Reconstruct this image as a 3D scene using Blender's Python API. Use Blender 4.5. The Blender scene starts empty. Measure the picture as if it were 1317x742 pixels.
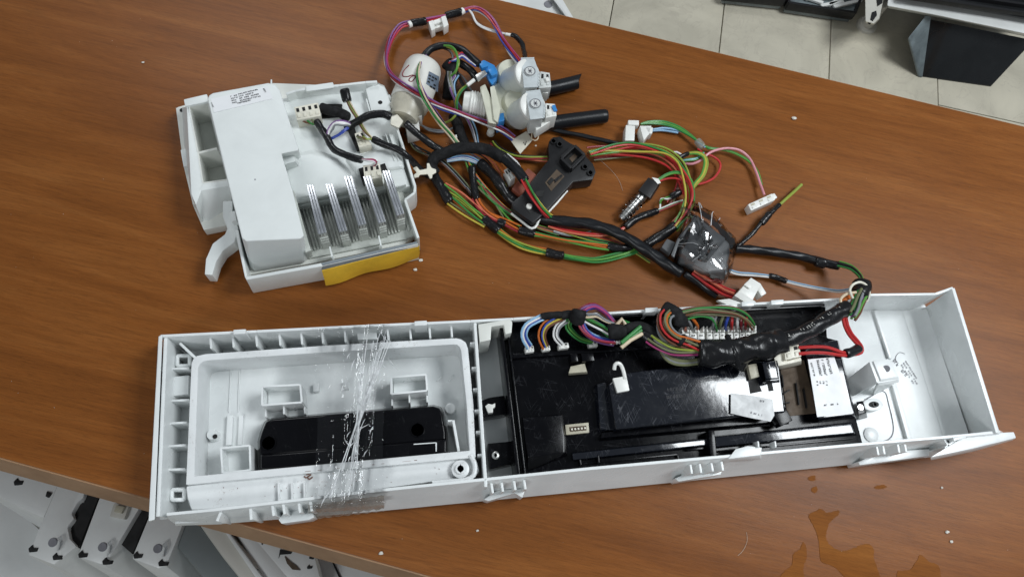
import bpy, bmesh, math, random
from mathutils import Vector, Matrix, Euler
random.seed(7)
R = math.radians
scene = bpy.context.scene
COL = scene.collection

# ------------------------------------------------------------------ camera
F_PX, IW, IH = 950.0, 1317.0, 742.0
CAM = Vector((0.17992481, -0.17048564, 0.54875563))
EUL = Euler((0.36857025, -0.09274887, -0.10377983), 'XYZ')
cam_data = bpy.data.cameras.new('camera')
cam = bpy.data.objects.new('camera', cam_data)
COL.objects.link(cam)
cam.location = CAM
cam.rotation_euler = EUL
cam_data.sensor_width = 36.0
cam_data.lens = 36.0 * F_PX / IW
cam_data.clip_start = 0.01
cam_data.clip_end = 100
scene.camera = cam
CR = EUL.to_matrix()

# ------------------------------------------------------------------ light
world = bpy.data.worlds.new('World')
scene.world = world
world.use_nodes = True
bg = world.node_tree.nodes['Background']
bg.inputs[0].default_value = (0.80, 0.90, 1.0, 1)
bg.inputs[1].default_value = 0.19


def area(name, loc, target, sx, sy, power, color):
    d = bpy.data.lights.new(name, 'AREA')
    d.shape = 'RECTANGLE'
    d.size, d.size_y = sx, sy
    d.energy = power
    d.color = color
    o = bpy.data.objects.new(name, d)
    COL.objects.link(o)
    o.location = loc
    if target is not None:        # otherwise it hangs level, facing straight down
        o.rotation_euler = (Vector(target) - Vector(loc)).to_track_quat('-Z', 'Y').to_euler()
    return o


area('ceiling_lamp_right', (1.74, 0.09, 2.1), None, 1.02, 0.98, 56, (0.92, 0.967, 1.0))
area('fill_light_far', (-0.4, 2.5, 2.2), (0.1, 0.6, 0), 1.2, 0.6, 19, (0.95, 0.98, 1.0))  # unseen fill added on the far side to spread ambient light
area('fill_light_near', (-1.0, -1.7, 2.0), (0.2, 0, 0), 1.0, 0.6, 20, (0.95, 0.98, 1.0))  # unseen fill added behind the camera to brighten near-facing walls
scene.view_settings.view_transform = 'Standard'
scene.view_settings.look = 'None'
scene.view_settings.exposure = 0.0
scene.view_settings.gamma = 1.0
scene.cycles.max_bounces = 10
scene.cycles.transparent_max_bounces = 16
scene.cycles.sample_clamp_indirect = 6


# ------------------------------------------------------------------ helpers
def P(x, y, z=0.0):
    """point of the place, at height z over the table top, seen at photo position x, y"""
    d = CR @ Vector(((x - IW / 2) / F_PX, -(y - IH / 2) / F_PX, -1.0))
    return CAM + d * ((z - CAM.z) / d.z)


def pp(px, z):
    return [P(x, y, z) for x, y in px]


class MB:
    def __init__(self):
        self.v, self.f = [], []

    def add(self, vs, fs):
        b = len(self.v)
        self.v += [Vector(v) for v in vs]
        self.f += [tuple(i + b for i in f) for f in fs]
        return self

    def prism(self, top, bot):
        n = len(top)
        fs = [tuple(range(n)), tuple(reversed(range(n, 2 * n)))]
        fs += [(i, n + i, n + (i + 1) % n, (i + 1) % n) for i in range(n)]
        return self.add(list(top) + list(bot), fs)

    def slab(self, px, zt, zb):
        """upright prism whose top outline is seen at px"""
        t = pp(px, zt)
        return self.prism(t, [Vector((p.x, p.y, zb)) for p in t])

    def loft(self, px, zt, px2, zb):
        return self.prism(pp(px, zt), pp(px2, zb))

    def ring(self, outer, inner, zt, zb):
        o, i = pp(outer, zt), pp(inner, zt)
        n = len(o)
        vs = o + i + [Vector((p.x, p.y, zb)) for p in o] + [Vector((p.x, p.y, zb)) for p in i]
        fs = []
        for k in range(n):
            j = (k + 1) % n
            fs += [(k, j, n + j, n + k), (2 * n + k, 3 * n + k, 3 * n + j, 2 * n + j),
                   (k, 2 * n + k, 2 * n + j, j), (n + k, n + j, 3 * n + j, 3 * n + k)]
        return self.add(vs, fs)

    def wall(self, a, b, th, zt, zb):
        """straight upright wall from world point a to b (xy), thickness th"""
        a, b = Vector(a), Vector(b)
        d = (b - a)
        d.z = 0
        s = Vector((-d.y, d.x, 0)).normalized() * th / 2
        t = [Vector((p.x, p.y, zt)) for p in (a - s, b - s, b + s, a + s)]
        return self.prism(t, [Vector((p.x, p.y, zb)) for p in t])

    def wallpx(self, p, q, th, zt, zb):
        return self.wall(P(p[0], p[1], zt), P(q[0], q[1], zt), th, zt, zb)

    def box(self, c, sx, sy, sz, ang=0.0, tilt=None):
        M = Matrix.Rotation(ang, 3, 'Z')
        if tilt is not None:
            M = tilt
        vs = [Vector(c) + M @ Vector((x * sx / 2, y * sy / 2, z * sz / 2)) for z in (-1, 1) for x, y in ((-1, -1), (1, -1), (1, 1), (-1, 1))]
        return self.add(vs, [(3, 2, 1, 0), (4, 5, 6, 7), (0, 1, 5, 4), (1, 2, 6, 5), (2, 3, 7, 6), (3, 0, 4, 7)])

    def tube(self, pts, r, n=8, cap=True):
        pts = [Vector(p) for p in pts]
        m = len(pts)
        rr = r if isinstance(r, (list, tuple)) else [r] * m
        vs, fs = [], []
        up = Vector((0, 0, 1))
        prev = None
        for i, p in enumerate(pts):
            t = (pts[min(i + 1, m - 1)] - pts[max(i - 1, 0)])
            if t.length < 1e-9:
                t = Vector((1, 0, 0))
            t.normalize()
            if prev is None:
                s = t.cross(up)
                if s.length < 0.05:
                    s = t.cross(Vector((1, 0, 0)))
            else:
                s = prev - t * prev.dot(t)
            s.normalize()
            prev = s
            u = s.cross(t)
            for k in range(n):
                a = 2 * math.pi * k / n
                vs.append(p + (s * math.cos(a) + u * math.sin(a)) * rr[i])
        for i in range(m - 1):
            for k in range(n):
                k2 = (k + 1) % n
                fs.append((i * n + k, i * n + k2, (i + 1) * n + k2, (i + 1) * n + k))
        if cap:
            fs.append(tuple(reversed(range(n))))
            fs.append(tuple((m - 1) * n + k for k in range(n)))
        return self.add(vs, fs)

    def cyl(self, a, b, r0, r1=None, n=24):
        return self.tube([a, b], [r0, r0 if r1 is None else r1], n)

    def lathe(self, a, axis, prof, n=28):
        """prof: list of (distance along axis, radius)"""
        a, ax = Vector(a), Vector(axis).normalized()
        return self.tube([a + ax * d for d, r in prof], [max(r, 1e-5) for d, r in prof], n)


def wpos(o):
    p = Vector((0, 0, 0))
    while o is not None:
        p = p + o.location
        o = o.parent
    return p


def obj(name, mb, mat, parent=None, bevel=0.0, sharp=38, loc=None, seg=2):
    me = bpy.data.meshes.new(name)
    o = bpy.data.objects.new(name, me)
    COL.objects.link(o)
    if parent is not None:
        o.parent = parent
        off = wpos(parent)
    else:
        off = Vector((0, 0, 0))
        if loc is not None:
            o.location = loc
            off = Vector(loc)
    me.from_pydata([v - off for v in mb.v], [], mb.f)
    bm = bmesh.new()
    bm.from_mesh(me)
    bmesh.ops.recalc_face_normals(bm, faces=bm.faces)
    if bevel:
        es = [e for e in bm.edges if len(e.link_faces) == 2 and e.calc_face_angle(0) > R(28)]
        if es:
            bmesh.ops.bevel(bm, geom=es, offset=bevel, segments=seg, affect='EDGES', profile=0.6, clamp_overlap=True)
    for f in bm.faces:
        f.smooth = True
    bm.to_mesh(me)
    bm.free()
    me.set_sharp_from_angle(angle=R(sharp))
    if mat is not None:
        me.materials.append(mat)
    return o


def tag(o, label=None, cat=None, group=None, kind=None):
    if label:
        o['label'] = label
    if cat:
        o['category'] = cat
    if group:
        o['group'] = group
    if kind:
        o['kind'] = kind
    return o


def thing(name, label, cat, loc, group=None):
    o = bpy.data.objects.new(name, None)
    o.empty_display_size = 0.02
    COL.objects.link(o)
    o.location = loc
    return tag(o, label, cat, group)


def crom(pts, step=0.0022):
    pts = [Vector(p) for p in pts]
    if len(pts) == 2:
        n = max(2, int((pts[1] - pts[0]).length / step))
        return [pts[0].lerp(pts[1], i / n) for i in range(n + 1)]
    ext = [2 * pts[0] - pts[1]] + pts + [2 * pts[-1] - pts[-2]]
    out = []
    for i in range(1, len(ext) - 2):
        p0, p1, p2, p3 = ext[i - 1:i + 3]
        n = max(2, int((p2 - p1).length / step))
        for k in range(n):
            t = k / n
            out.append(0.5 * ((2 * p1) + (p2 - p0) * t + (2 * p0 - 5 * p1 + 4 * p2 - p3) * t * t + (3 * p1 - p0 - 3 * p2 + p3) * t ** 3))
    out.append(pts[-1])
    return out


def path(px, z=0.004):
    """px entries (x, y) or (x, y, z)"""
    return crom([P(p[0], p[1], p[2] if len(p) > 2 else z) for p in px])


# ------------------------------------------------------------------ materials
def nodes(name):
    m = bpy.data.materials.new(name)
    m.use_nodes = True
    nt = m.node_tree
    b = nt.nodes['Principled BSDF']
    return m, nt, b


def N(nt, t, **kw):
    n = nt.nodes.new(t)
    for k, v in kw.items():
        setattr(n, k, v)
    return n


def ramp(nt, src, stops):
    r = N(nt, 'ShaderNodeValToRGB')
    els = r.color_ramp.elements
    while len(els) < len(stops):
        els.new(0.5)
    for e, (p, c) in zip(els, stops):
        e.position = p
        e.color = c if len(c) == 4 else (*c, 1)
    nt.links.new(src, r.inputs[0])
    return r


def noise(nt, vec, scale, detail=4, rough=0.55, dist=0.0):
    n = N(nt, 'ShaderNodeTexNoise')
    n.inputs['Scale'].default_value = scale
    n.inputs['Detail'].default_value = detail
    n.inputs['Roughness'].default_value = rough
    n.inputs['Distortion'].default_value = dist
    if vec is not None:
        nt.links.new(vec, n.inputs['Vector'])
    return n


def g3(v):
    return (v, v, v)


def plastic(name, color, rough=0.35, dirt=0.10, bump=0.05, scale=60.0, spec=0.5, fine=900.0):
    m, nt, b = nodes(name)
    tc = N(nt, 'ShaderNodeTexCoord')
    n1 = noise(nt, tc.outputs['Object'], scale, 6, 0.6, 0.4)
    lo = tuple(c * (1 - dirt) for c in color)
    hi = tuple(min(1, c * (1 + dirt * 0.5)) for c in color)
    r = ramp(nt, n1.outputs['Fac'], [(0.30, lo), (0.62, hi)])
    nt.links.new(r.outputs[0], b.inputs['Base Color'])
    rr = ramp(nt, n1.outputs['Fac'], [(0.3, g3(min(1, rough * 1.25))), (0.7, g3(rough * 0.8))])
    nt.links.new(rr.outputs[0], b.inputs['Roughness'])
    b.inputs['Specular IOR Level'].default_value = spec
    if bump:
        n2 = noise(nt, tc.outputs['Object'], fine, 3, 0.5)
        bp = N(nt, 'ShaderNodeBump')
        bp.inputs['Strength'].default_value = bump
        bp.inputs['Distance'].default_value = 0.0006
        nt.links.new(n2.outputs['Fac'], bp.inputs['Height'])
        nt.links.new(bp.outputs[0], b.inputs['Normal'])
    return m


def dirty_plastic(name, color, rough):
    """white moulding with speckled grime of its own"""
    m, nt, b = nodes(name)
    tc = N(nt, 'ShaderNodeTexCoord')
    n1 = noise(nt, tc.outputs['Object'], 35, 8, 0.62, 0.6)
    r1 = ramp(nt, n1.outputs['Fac'], [(0.28, tuple(c * 0.86 for c in color)), (0.6, color)])
    n2 = noise(nt, tc.outputs['Object'], 420, 5, 0.75, 0.3)
    n3 = noise(nt, tc.outputs['Object'], 28, 3, 0.5)
    mu = N(nt, 'ShaderNodeMath', operation='MULTIPLY')
    s2 = ramp(nt, n2.outputs['Fac'], [(0.57, g3(0)), (0.68, g3(1))])
    s3 = ramp(nt, n3.outputs['Fac'], [(0.46, g3(0)), (0.64, g3(0.8))])
    nt.links.new(s2.outputs[0], mu.inputs[0])
    nt.links.new(s3.outputs[0], mu.inputs[1])
    mx = N(nt, 'ShaderNodeMix', data_type='RGBA')
    nt.links.new(mu.outputs[0], mx.inputs[0])
    nt.links.new(r1.outputs[0], mx.inputs[6])
    mx.inputs[7].default_value = (0.23, 0.17, 0.13, 1)
    nt.links.new(mx.outputs[2], b.inputs['Base Color'])
    b.inputs['Roughness'].default_value = rough
    return m


def gloss_black(name, color, rough, scr=1.0, spec=0.5):
    """black moulding with fine curved scratches in its polish"""
    m, nt, b = nodes(name)
    tc = N(nt, 'ShaderNodeTexCoord')
    lines = []
    for ang, ln, sc in ((16, 12, 330), (-38, 9, 240), (74, 10, 200)):
        mp = N(nt, 'ShaderNodeMapping')
        mp.vector_type = 'TEXTURE'
        mp.inputs['Rotation'].default_value = (0, 0, R(ang))
        mp.inputs['Scale'].default_value = (1.0, ln, 1.0)
        nt.links.new(tc.outputs['Object'], mp.inputs[0])
        n1 = noise(nt, mp.outputs[0], sc, 1, 0.4, 0.25)
        lines.append(ramp(nt, n1.outputs['Fac'], [(0.490, g3(0)), (0.5, g3(1.0 if ang == 16 else 0.6)), (0.510, g3(0))]).outputs[0])
    mxx = N(nt, 'ShaderNodeMath', operation='MAXIMUM')
    nt.links.new(lines[0], mxx.inputs[0])
    nt.links.new(lines[1], mxx.inputs[1])
    mxy = N(nt, 'ShaderNodeMath', operation='MAXIMUM')
    nt.links.new(mxx.outputs[0], mxy.inputs[0])
    nt.links.new(lines[2], mxy.inputs[1])
    line = mxy
    n2 = noise(nt, tc.outputs['Object'], 95, 2, 0.5)
    mask = ramp(nt, n2.outputs['Fac'], [(0.46, g3(0)), (0.62, g3(1))])
    mu = N(nt, 'ShaderNodeMath', operation='MULTIPLY')
    nt.links.new(line.outputs[0], mu.inputs[0])
    nt.links.new(mask.outputs[0], mu.inputs[1])
    mx = N(nt, 'ShaderNodeMix', data_type='RGBA')
    nt.links.new(mu.outputs[0], mx.inputs[0])
    mx.inputs[6].default_value = (*color, 1)
    mx.inputs[7].default_value = (0.30 * scr, 0.31 * scr, 0.34 * scr, 1)
    nt.links.new(mx.outputs[2], b.inputs['Base Color'])
    n3 = noise(nt, tc.outputs['Object'], 60, 5, 0.6)
    rr = ramp(nt, n3.outputs['Fac'], [(0.3, g3(rough * 0.7)), (0.7, g3(rough * 1.5))])
    nt.links.new(rr.outputs[0], b.inputs['Roughness'])
    b.inputs['Specular IOR Level'].default_value = spec
    n4 = noise(nt, tc.outputs['Object'], 160, 3, 0.5)
    bp = N(nt, 'ShaderNodeBump')
    bp.inputs['Strength'].default_value = 0.05
    bp.inputs['Distance'].default_value = 0.001
    nt.links.new(n4.outputs['Fac'], bp.inputs['Height'])
    nt.links.new(bp.outputs[0], b.inputs['Normal'])
    return m


GR = math.atan2(-0.16, 0.4856)     # direction of the table's length


def wood(name, dark, mid, light, rough=0.36, spec=0.24):
    m, nt, b = nodes(name)
    tc = N(nt, 'ShaderNodeTexCoord')
    mp = N(nt, 'ShaderNodeMapping')
    mp.vector_type = 'TEXTURE'
    mp.inputs['Rotation'].default_value = (0, 0, GR)
    mp.inputs['Scale'].default_value = (1.0, 0.10, 1.0)
    nt.links.new(tc.outputs['Object'], mp.inputs[0])
    n1 = noise(nt, mp.outputs[0], 4.5, 6, 0.62, 0.9)
    mp2 = N(nt, 'ShaderNodeMapping')
    mp2.vector_type = 'TEXTURE'
    mp2.inputs['Rotation'].default_value = (0, 0, GR + 0.03)
    mp2.inputs['Scale'].default_value = (1.0, 0.045, 1.0)
    nt.links.new(tc.outputs['Object'], mp2.inputs[0])
    n2 = noise(nt, mp2.outputs[0], 26, 5, 0.65, 0.4)
    n3 = noise(nt, tc.outputs['Object'], 3.0, 3, 0.5)
    mp3 = N(nt, 'ShaderNodeMapping')
    mp3.vector_type = 'TEXTURE'
    mp3.inputs['Rotation'].default_value = (0, 0, GR - 0.02)
    mp3.inputs['Scale'].default_value = (1.0, 0.06, 1.0)
    nt.links.new(tc.outputs['Object'], mp3.inputs[0])
    n4 = noise(nt, mp3.outputs[0], 125, 4, 0.65)
    r1 = ramp(nt, n1.outputs['Fac'], [(0.30, dark), (0.50, mid), (0.70, light)])
    r2 = ramp(nt, n2.outputs['Fac'], [(0.28, g3(0.74)), (0.52, g3(0.98)), (0.78, g3(1.16))])
    r4 = ramp(nt, n4.outputs['Fac'], [(0.34, g3(0.70)), (0.50, g3(1.02))])
    mx = N(nt, 'ShaderNodeMix', data_type='RGBA', blend_type='MULTIPLY')
    mx.inputs[0].default_value = 0.75
    nt.links.new(r1.outputs[0], mx.inputs[6])
    nt.links.new(r2.outputs[0], mx.inputs[7])
    m2 = N(nt, 'ShaderNodeMix', data_type='RGBA', blend_type='MULTIPLY')
    m2.inputs[0].default_value = 0.75
    nt.links.new(mx.outputs[2], m2.inputs[6])
    nt.links.new(r4.outputs[0], m2.inputs[7])
    nt.links.new(m2.outputs[2], b.inputs['Base Color'])
    rr = ramp(nt, n3.outputs['Fac'], [(0.3, g3(rough * 0.85)), (0.7, g3(rough * 1.2))])
    nt.links.new(rr.outputs[0], b.inputs['Roughness'])
    b.inputs['Specular IOR Level'].default_value = spec
    bp = N(nt, 'ShaderNodeBump')
    bp.inputs['Strength'].default_value = 0.12
    bp.inputs['Distance'].default_value = 0.0008
    nt.links.new(n4.outputs['Fac'], bp.inputs['Height'])
    nt.links.new(bp.outputs[0], b.inputs['Normal'])
    return m


def tile_mat(name, base, vein):
    m, nt, b = nodes(name)
    tc = N(nt, 'ShaderNodeTexCoord')
    oi = N(nt, 'ShaderNodeObjectInfo')
    n0 = N(nt, 'ShaderNodeVectorMath', operation='ADD')
    sc = N(nt, 'ShaderNodeVectorMath', operation='SCALE')
    cm = N(nt, 'ShaderNodeCombineXYZ')
    for i in range(3):
        nt.links.new(oi.outputs['Random'], cm.inputs[i])
    nt.links.new(cm.outputs[0], sc.inputs[0])
    sc.inputs['Scale'].default_value = 13.0
    nt.links.new(tc.outputs['Object'], n0.inputs[0])
    nt.links.new(sc.outputs[0], n0.inputs[1])
    n1 = noise(nt, n0.outputs[0], 6, 7, 0.6, 1.2)
    n2 = noise(nt, n0.outputs[0], 9, 4, 0.6, 2.2)
    r1 = ramp(nt, n1.outputs['Fac'], [(0.3, tuple(c * 0.78 for c in base)), (0.65, base)])
    v = ramp(nt, n2.outputs['Fac'], [(0.480, g3(0)), (0.5, g3(0.28)), (0.52, g3(0))])
    mx = N(nt, 'ShaderNodeMix', data_type='RGBA')
    nt.links.new(v.outputs[0], mx.inputs[0])
    nt.links.new(r1.outputs[0], mx.inputs[6])
    mx.inputs[7].default_value = (*vein, 1)
    nt.links.new(mx.outputs[2], b.inputs['Base Color'])
    b.inputs['Roughness'].default_value = 0.38
    return m


def film_mat(name, tint=0.97, rough=0.06, add=0.10, bs=0.6, bd=0.002, sc=120):
    m, nt, b = nodes(name)
    nt.nodes.remove(b)
    out = nt.nodes['Material Output']
    tr = N(nt, 'ShaderNodeBsdfTransparent')
    tr.inputs[0].default_value = (tint, tint, tint, 1)
    gl = N(nt, 'ShaderNodeBsdfGlossy')
    gl.inputs['Roughness'].default_value = rough
    tc = N(nt, 'ShaderNodeTexCoord')
    n1 = noise(nt, tc.outputs['Object'], sc, 2, 0.5, 1.5)
    bp = N(nt, 'ShaderNodeBump')
    bp.inputs['Strength'].default_value = bs
    bp.inputs['Distance'].default_value = bd
    nt.links.new(n1.outputs['Fac'], bp.inputs['Height'])
    nt.links.new(bp.outputs[0], gl.inputs['Normal'])
    fr = N(nt, 'ShaderNodeFresnel')
    fr.inputs[0].default_value = 1.5
    ad = N(nt, 'ShaderNodeMath', operation='ADD')
    nt.links.new(fr.outputs[0], ad.inputs[0])
    ad.inputs[1].default_value = add
    mx = N(nt, 'ShaderNodeMixShader')
    nt.links.new(ad.outputs[0], mx.inputs[0])
    nt.links.new(tr.outputs[0], mx.inputs[1])
    nt.links.new(gl.outputs[0], mx.inputs[2])
    nt.links.new(mx.outputs[0], out.inputs['Surface'])
    return m


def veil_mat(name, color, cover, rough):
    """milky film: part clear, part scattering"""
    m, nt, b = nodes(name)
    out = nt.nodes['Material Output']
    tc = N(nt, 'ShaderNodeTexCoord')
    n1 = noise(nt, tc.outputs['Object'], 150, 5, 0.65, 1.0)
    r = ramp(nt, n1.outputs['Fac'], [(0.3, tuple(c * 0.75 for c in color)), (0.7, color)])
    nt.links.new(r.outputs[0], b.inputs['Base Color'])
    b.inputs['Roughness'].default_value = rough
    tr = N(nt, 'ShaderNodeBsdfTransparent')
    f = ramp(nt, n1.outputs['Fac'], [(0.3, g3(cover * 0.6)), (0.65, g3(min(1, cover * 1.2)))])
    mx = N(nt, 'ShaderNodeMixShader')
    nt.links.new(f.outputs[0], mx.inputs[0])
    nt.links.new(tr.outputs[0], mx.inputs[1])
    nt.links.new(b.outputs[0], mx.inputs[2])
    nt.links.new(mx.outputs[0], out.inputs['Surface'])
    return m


def metal(name, color, rough):
    m, nt, b = nodes(name)
    tc = N(nt, 'ShaderNodeTexCoord')
    n1 = noise(nt, tc.outputs['Object'], 180, 4, 0.6)
    r = ramp(nt, n1.outputs['Fac'], [(0.3, tuple(c * 0.75 for c in color)), (0.7, color)])
    nt.links.new(r.outputs[0], b.inputs['Base Color'])
    b.inputs['Metallic'].default_value = 1.0
    b.inputs['Roughness'].default_value = rough
    return m


M = {}
M['wood'] = wood('table_wood', (0.165, 0.052, 0.009), (0.215, 0.070, 0.013), (0.26, 0.092, 0.020))
M['edge'] = plastic('table_edge_band', (0.34, 0.20, 0.11), 0.45, 0.15, 0.05, 30)
M['tile'] = tile_mat('floor_tile', (0.62, 0.575, 0.46), (0.38, 0.34, 0.28))
M['grout'] = plastic('floor_grout', (0.24, 0.22, 0.18), 0.8, 0.2, 0.1, 40)
M['panel'] = plastic('panel_white', (0.78, 0.805, 0.80), 0.28, 0.09, 0.03, 25)
M['frame'] = dirty_plastic('drawer_frame_white', (0.79, 0.81, 0.81), 0.36)
M['unit'] = plastic('unit_white', (0.745, 0.775, 0.76), 0.42, 0.06, 0.03, 30)
M['unitin'] = plastic('unit_warm_white', (0.70, 0.71, 0.66), 0.42, 0.08, 0.03, 30)
M['clip'] = plastic('clip_white', (0.78, 0.78, 0.74), 0.35, 0.06, 0.02, 120)
M['conn'] = plastic('connector_cream', (0.74, 0.71, 0.60), 0.38, 0.10, 0.02, 160)
M['beige'] = plastic('connector_beige', (0.45, 0.42, 0.32), 0.5, 0.15, 0.02, 160)
M['valve'] = plastic('valve_cream', (0.60, 0.60, 0.49), 0.32, 0.12, 0.03, 60)
M['coil'] = plastic('coil_grey_white', (0.60, 0.62, 0.60), 0.4, 0.1, 0.03, 90)
M['bracket'] = plastic('zinc_bracket', (0.52, 0.56, 0.57), 0.40, 0.15, 0.05, 150)
M['alu'] = metal('heat_sink_aluminium', (0.78, 0.80, 0.84), 0.30)
M['aludark'] = plastic('heat_sink_base', (0.50, 0.52, 0.48), 0.42, 0.15, 0.1, 120)
M['steel'] = metal('screw_steel', (0.62, 0.62, 0.60), 0.35)
M['pump'] = plastic('pump_white', (0.74, 0.73, 0.68), 0.35, 0.06, 0.03, 60)
M['pumpbase'] = plastic('pump_base_translucent', (0.50, 0.47, 0.38), 0.3, 0.2, 0.03, 80)
M['blue'] = plastic('blue_clip', (0.03, 0.22, 0.55), 0.35, 0.15, 0.02, 120)
M['cover'] = gloss_black('glossy_black_cover', (0.004, 0.005, 0.009), 0.10, 0.40, 0.9)
M['black'] = gloss_black('black_housing', (0.002, 0.002, 0.003), 0.18, 0.13, 0.24)
M['handle'] = gloss_black('black_handle', (0.003, 0.003, 0.004), 0.14, 0.03, 0.22)
M['matt'] = plastic('matt_black', (0.012, 0.012, 0.013), 0.5, 0.25, 0.08, 90, 0.3)
M['dark'] = plastic('dark_hole', (0.006, 0.006, 0.006), 0.7, 0.1, 0.0, 90)
M['tape'] = plastic('black_tape', (0.009, 0.009, 0.010), 0.27, 0.3, 0.35, 130, 0.35, 420)
M['cloth'] = plastic('black_fleece_tape', (0.013, 0.013, 0.014), 0.7, 0.5, 0.7, 200, 0.2, 1500)
M['rubber'] = plastic('black_hose_rubber', (0.008, 0.009, 0.011), 0.34, 0.2, 0.08, 70, 0.32)
M['lock'] = plastic('door_lock_black', (0.013, 0.013, 0.014), 0.42, 0.25, 0.06, 120, 0.3)
M['rust'] = plastic('red_brown_plastic', (0.24, 0.062, 0.034), 0.5, 0.2, 0.04, 120)
M['brownin'] = plastic('brown_recess', (0.085, 0.058, 0.036), 0.7, 0.35, 0.1, 120)
M['yellow'] = plastic('yellow_tape', (0.68, 0.42, 0.035), 0.5, 0.14, 0.12, 70, 0.4, 350)
M['foam'] = plastic('grey_adhesive', (0.20, 0.23, 0.25), 0.6, 0.15, 0.1, 70)
M['paper'] = plastic('white_paper_label', (0.80, 0.81, 0.82), 0.42, 0.03, 0.02, 70)
M['tagpaper'] = plastic('cream_paper_tag', (0.66, 0.63, 0.53), 0.6, 0.08, 0.05, 90)
M['slip'] = plastic('worn_paper_slip', (0.62, 0.63, 0.63), 0.5, 0.2, 0.08, 110)
M['ink'] = plastic('black_print', (0.02, 0.02, 0.025), 0.6, 0.1, 0.0, 90)
M['pencil'] = plastic('grey_print', (0.22, 0.22, 0.24), 0.6, 0.1, 0.0, 90)
M['bluelabel'] = plastic('blue_grey_label', (0.16, 0.20, 0.26), 0.5, 0.25, 0.02, 150)
M['grime'] = plastic('red_brown_grime', (0.20, 0.10, 0.07), 0.7, 0.4, 0.2, 400)
M['marker'] = plastic('red_marker', (0.20, 0.02, 0.03), 0.5, 0.1, 0.0, 90)
M['film'] = film_mat('clear_film', 0.994, 0.06, 0.0)
M['wrap'] = film_mat('clear_wrap', 0.99, 0.07, 0.10, 0.15, 0.002, 90)
M['ptape'] = veil_mat('dull_packing_tape', (0.42, 0.40, 0.35), 0.62, 0.3)
M['crease_glint'] = veil_mat('film_crease_glint', (0.93, 0.95, 0.96), 0.75, 0.1)  # milky white stands in for lamp glints on film folds
M['filter'] = plastic('filter_grey', (0.10, 0.105, 0.11), 0.4, 0.2, 0.05, 90)
M['sheet'] = plastic('white_enamel_sheet', (0.72, 0.73, 0.71), 0.35, 0.08, 0.02, 20)
M['sheetedge'] = plastic('cream_enamel_edge', (0.58, 0.56, 0.50), 0.42, 0.08, 0.02, 20)
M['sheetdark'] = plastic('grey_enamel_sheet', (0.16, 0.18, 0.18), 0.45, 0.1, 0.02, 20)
M['glass'] = plastic('dark_glass', (0.014, 0.015, 0.016), 0.10, 0.2, 0.0, 20)
M['tray'] = plastic('grey_tray_glass', (0.16, 0.19, 0.20), 0.15, 0.4, 0.0, 25)
M['dust'] = plastic('pale_dust', (0.52, 0.46, 0.38), 0.8, 0.1, 0.0, 200)
M['crumb'] = plastic('white_crumb', (0.66, 0.63, 0.56), 0.7, 0.15, 0.1, 200)
M['wet'] = wood('wet_wood', (0.175, 0.055, 0.009), (0.225, 0.076, 0.012), (0.275, 0.100, 0.018), 0.62, 0.12)
WC = dict(red=(0.50, 0.030, 0.030), dred=(0.26, 0.018, 0.028), blue=(0.035, 0.07, 0.36), lblue=(0.26, 0.46, 0.66),
          white=(0.76, 0.76, 0.75), purple=(0.20, 0.085, 0.26), mag=(0.38, 0.05, 0.17), green=(0.035, 0.22, 0.05),
          lgreen=(0.10, 0.30, 0.05), yellow=(0.50, 0.41, 0.06), ygreen=(0.27, 0.34, 0.05), orange=(0.52, 0.13, 0.02),
          brown=(0.15, 0.060, 0.032), grey=(0.22, 0.23, 0.24), pink=(0.66, 0.28, 0.32), black=(0.013, 0.013, 0.014),
          cream=(0.66, 0.54, 0.38), olive=(0.16, 0.17, 0.085), salmon=(0.62, 0.16, 0.09))
for k, c in WC.items():
    M['w_' + k] = plastic('wire_' + k, c, 0.34, 0.12, 0.0, 200)


# ------------------------------------------------------------------ wire builders
def pack(n):
    out = [(0.0, 0.0)]
    ring = 1
    while len(out) < n:
        k = 6 * ring
        for i in range(k):
            a = 2 * math.pi * i / k + ring * 0.4
            out.append((ring * math.cos(a), ring * math.sin(a)))
        ring += 1
    if n <= 4:
        out = [(i - (n - 1) / 2.0, 0.25 * (i % 2)) for i in range(n)]
    return out[:n]


def wire(parent, px, color, r=0.0008, z=0.004, name='wire'):
    return obj(name, MB().tube(path(px, z), r, 8), M['w_' + color], parent)


def bundle(parent, px, colors, r=0.00078, z=0.004, spread=1.12, twist=14.0, wob=0.0009, name='wire', flare=None):
    base = path(px, z)
    off = pack(len(colors))
    m = len(base)
    s = [0.0]
    for a, b in zip(base, base[1:]):
        s.append(s[-1] + (b - a).length)
    for (ox, oy), c in zip(off, colors):
        ph, ph2, fr = random.uniform(0, 6.28), random.uniform(0, 6.28), random.uniform(0.7, 1.4)
        pts = []
        for i, p in enumerate(base):
            t = base[min(i + 1, m - 1)] - base[max(i - 1, 0)]
            t.normalize()
            sd = t.cross(Vector((0, 0, 1)))
            if sd.length < 0.1:
                sd = Vector((1, 0, 0))
            sd.normalize()
            u = sd.cross(t)
            a = twist * s[i]
            k = 2 * r * spread
            if flare:
                k *= 1 + flare * math.sin(math.pi * s[i] / s[-1])
            x = (ox * math.cos(a) - oy * math.sin(a)) * k + wob * math.sin(fr * s[i] * 75 + ph)
            y = (ox * math.sin(a) + oy * math.cos(a)) * k + wob * 0.6 * math.sin(fr * s[i] * 60 + ph2)
            q = p + sd * x + u * y
            q.z = max(q.z, r * 0.9)
            pts.append(q)
        obj(name, MB().tube(pts, r, 8), M['w_' + c], parent)


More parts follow.
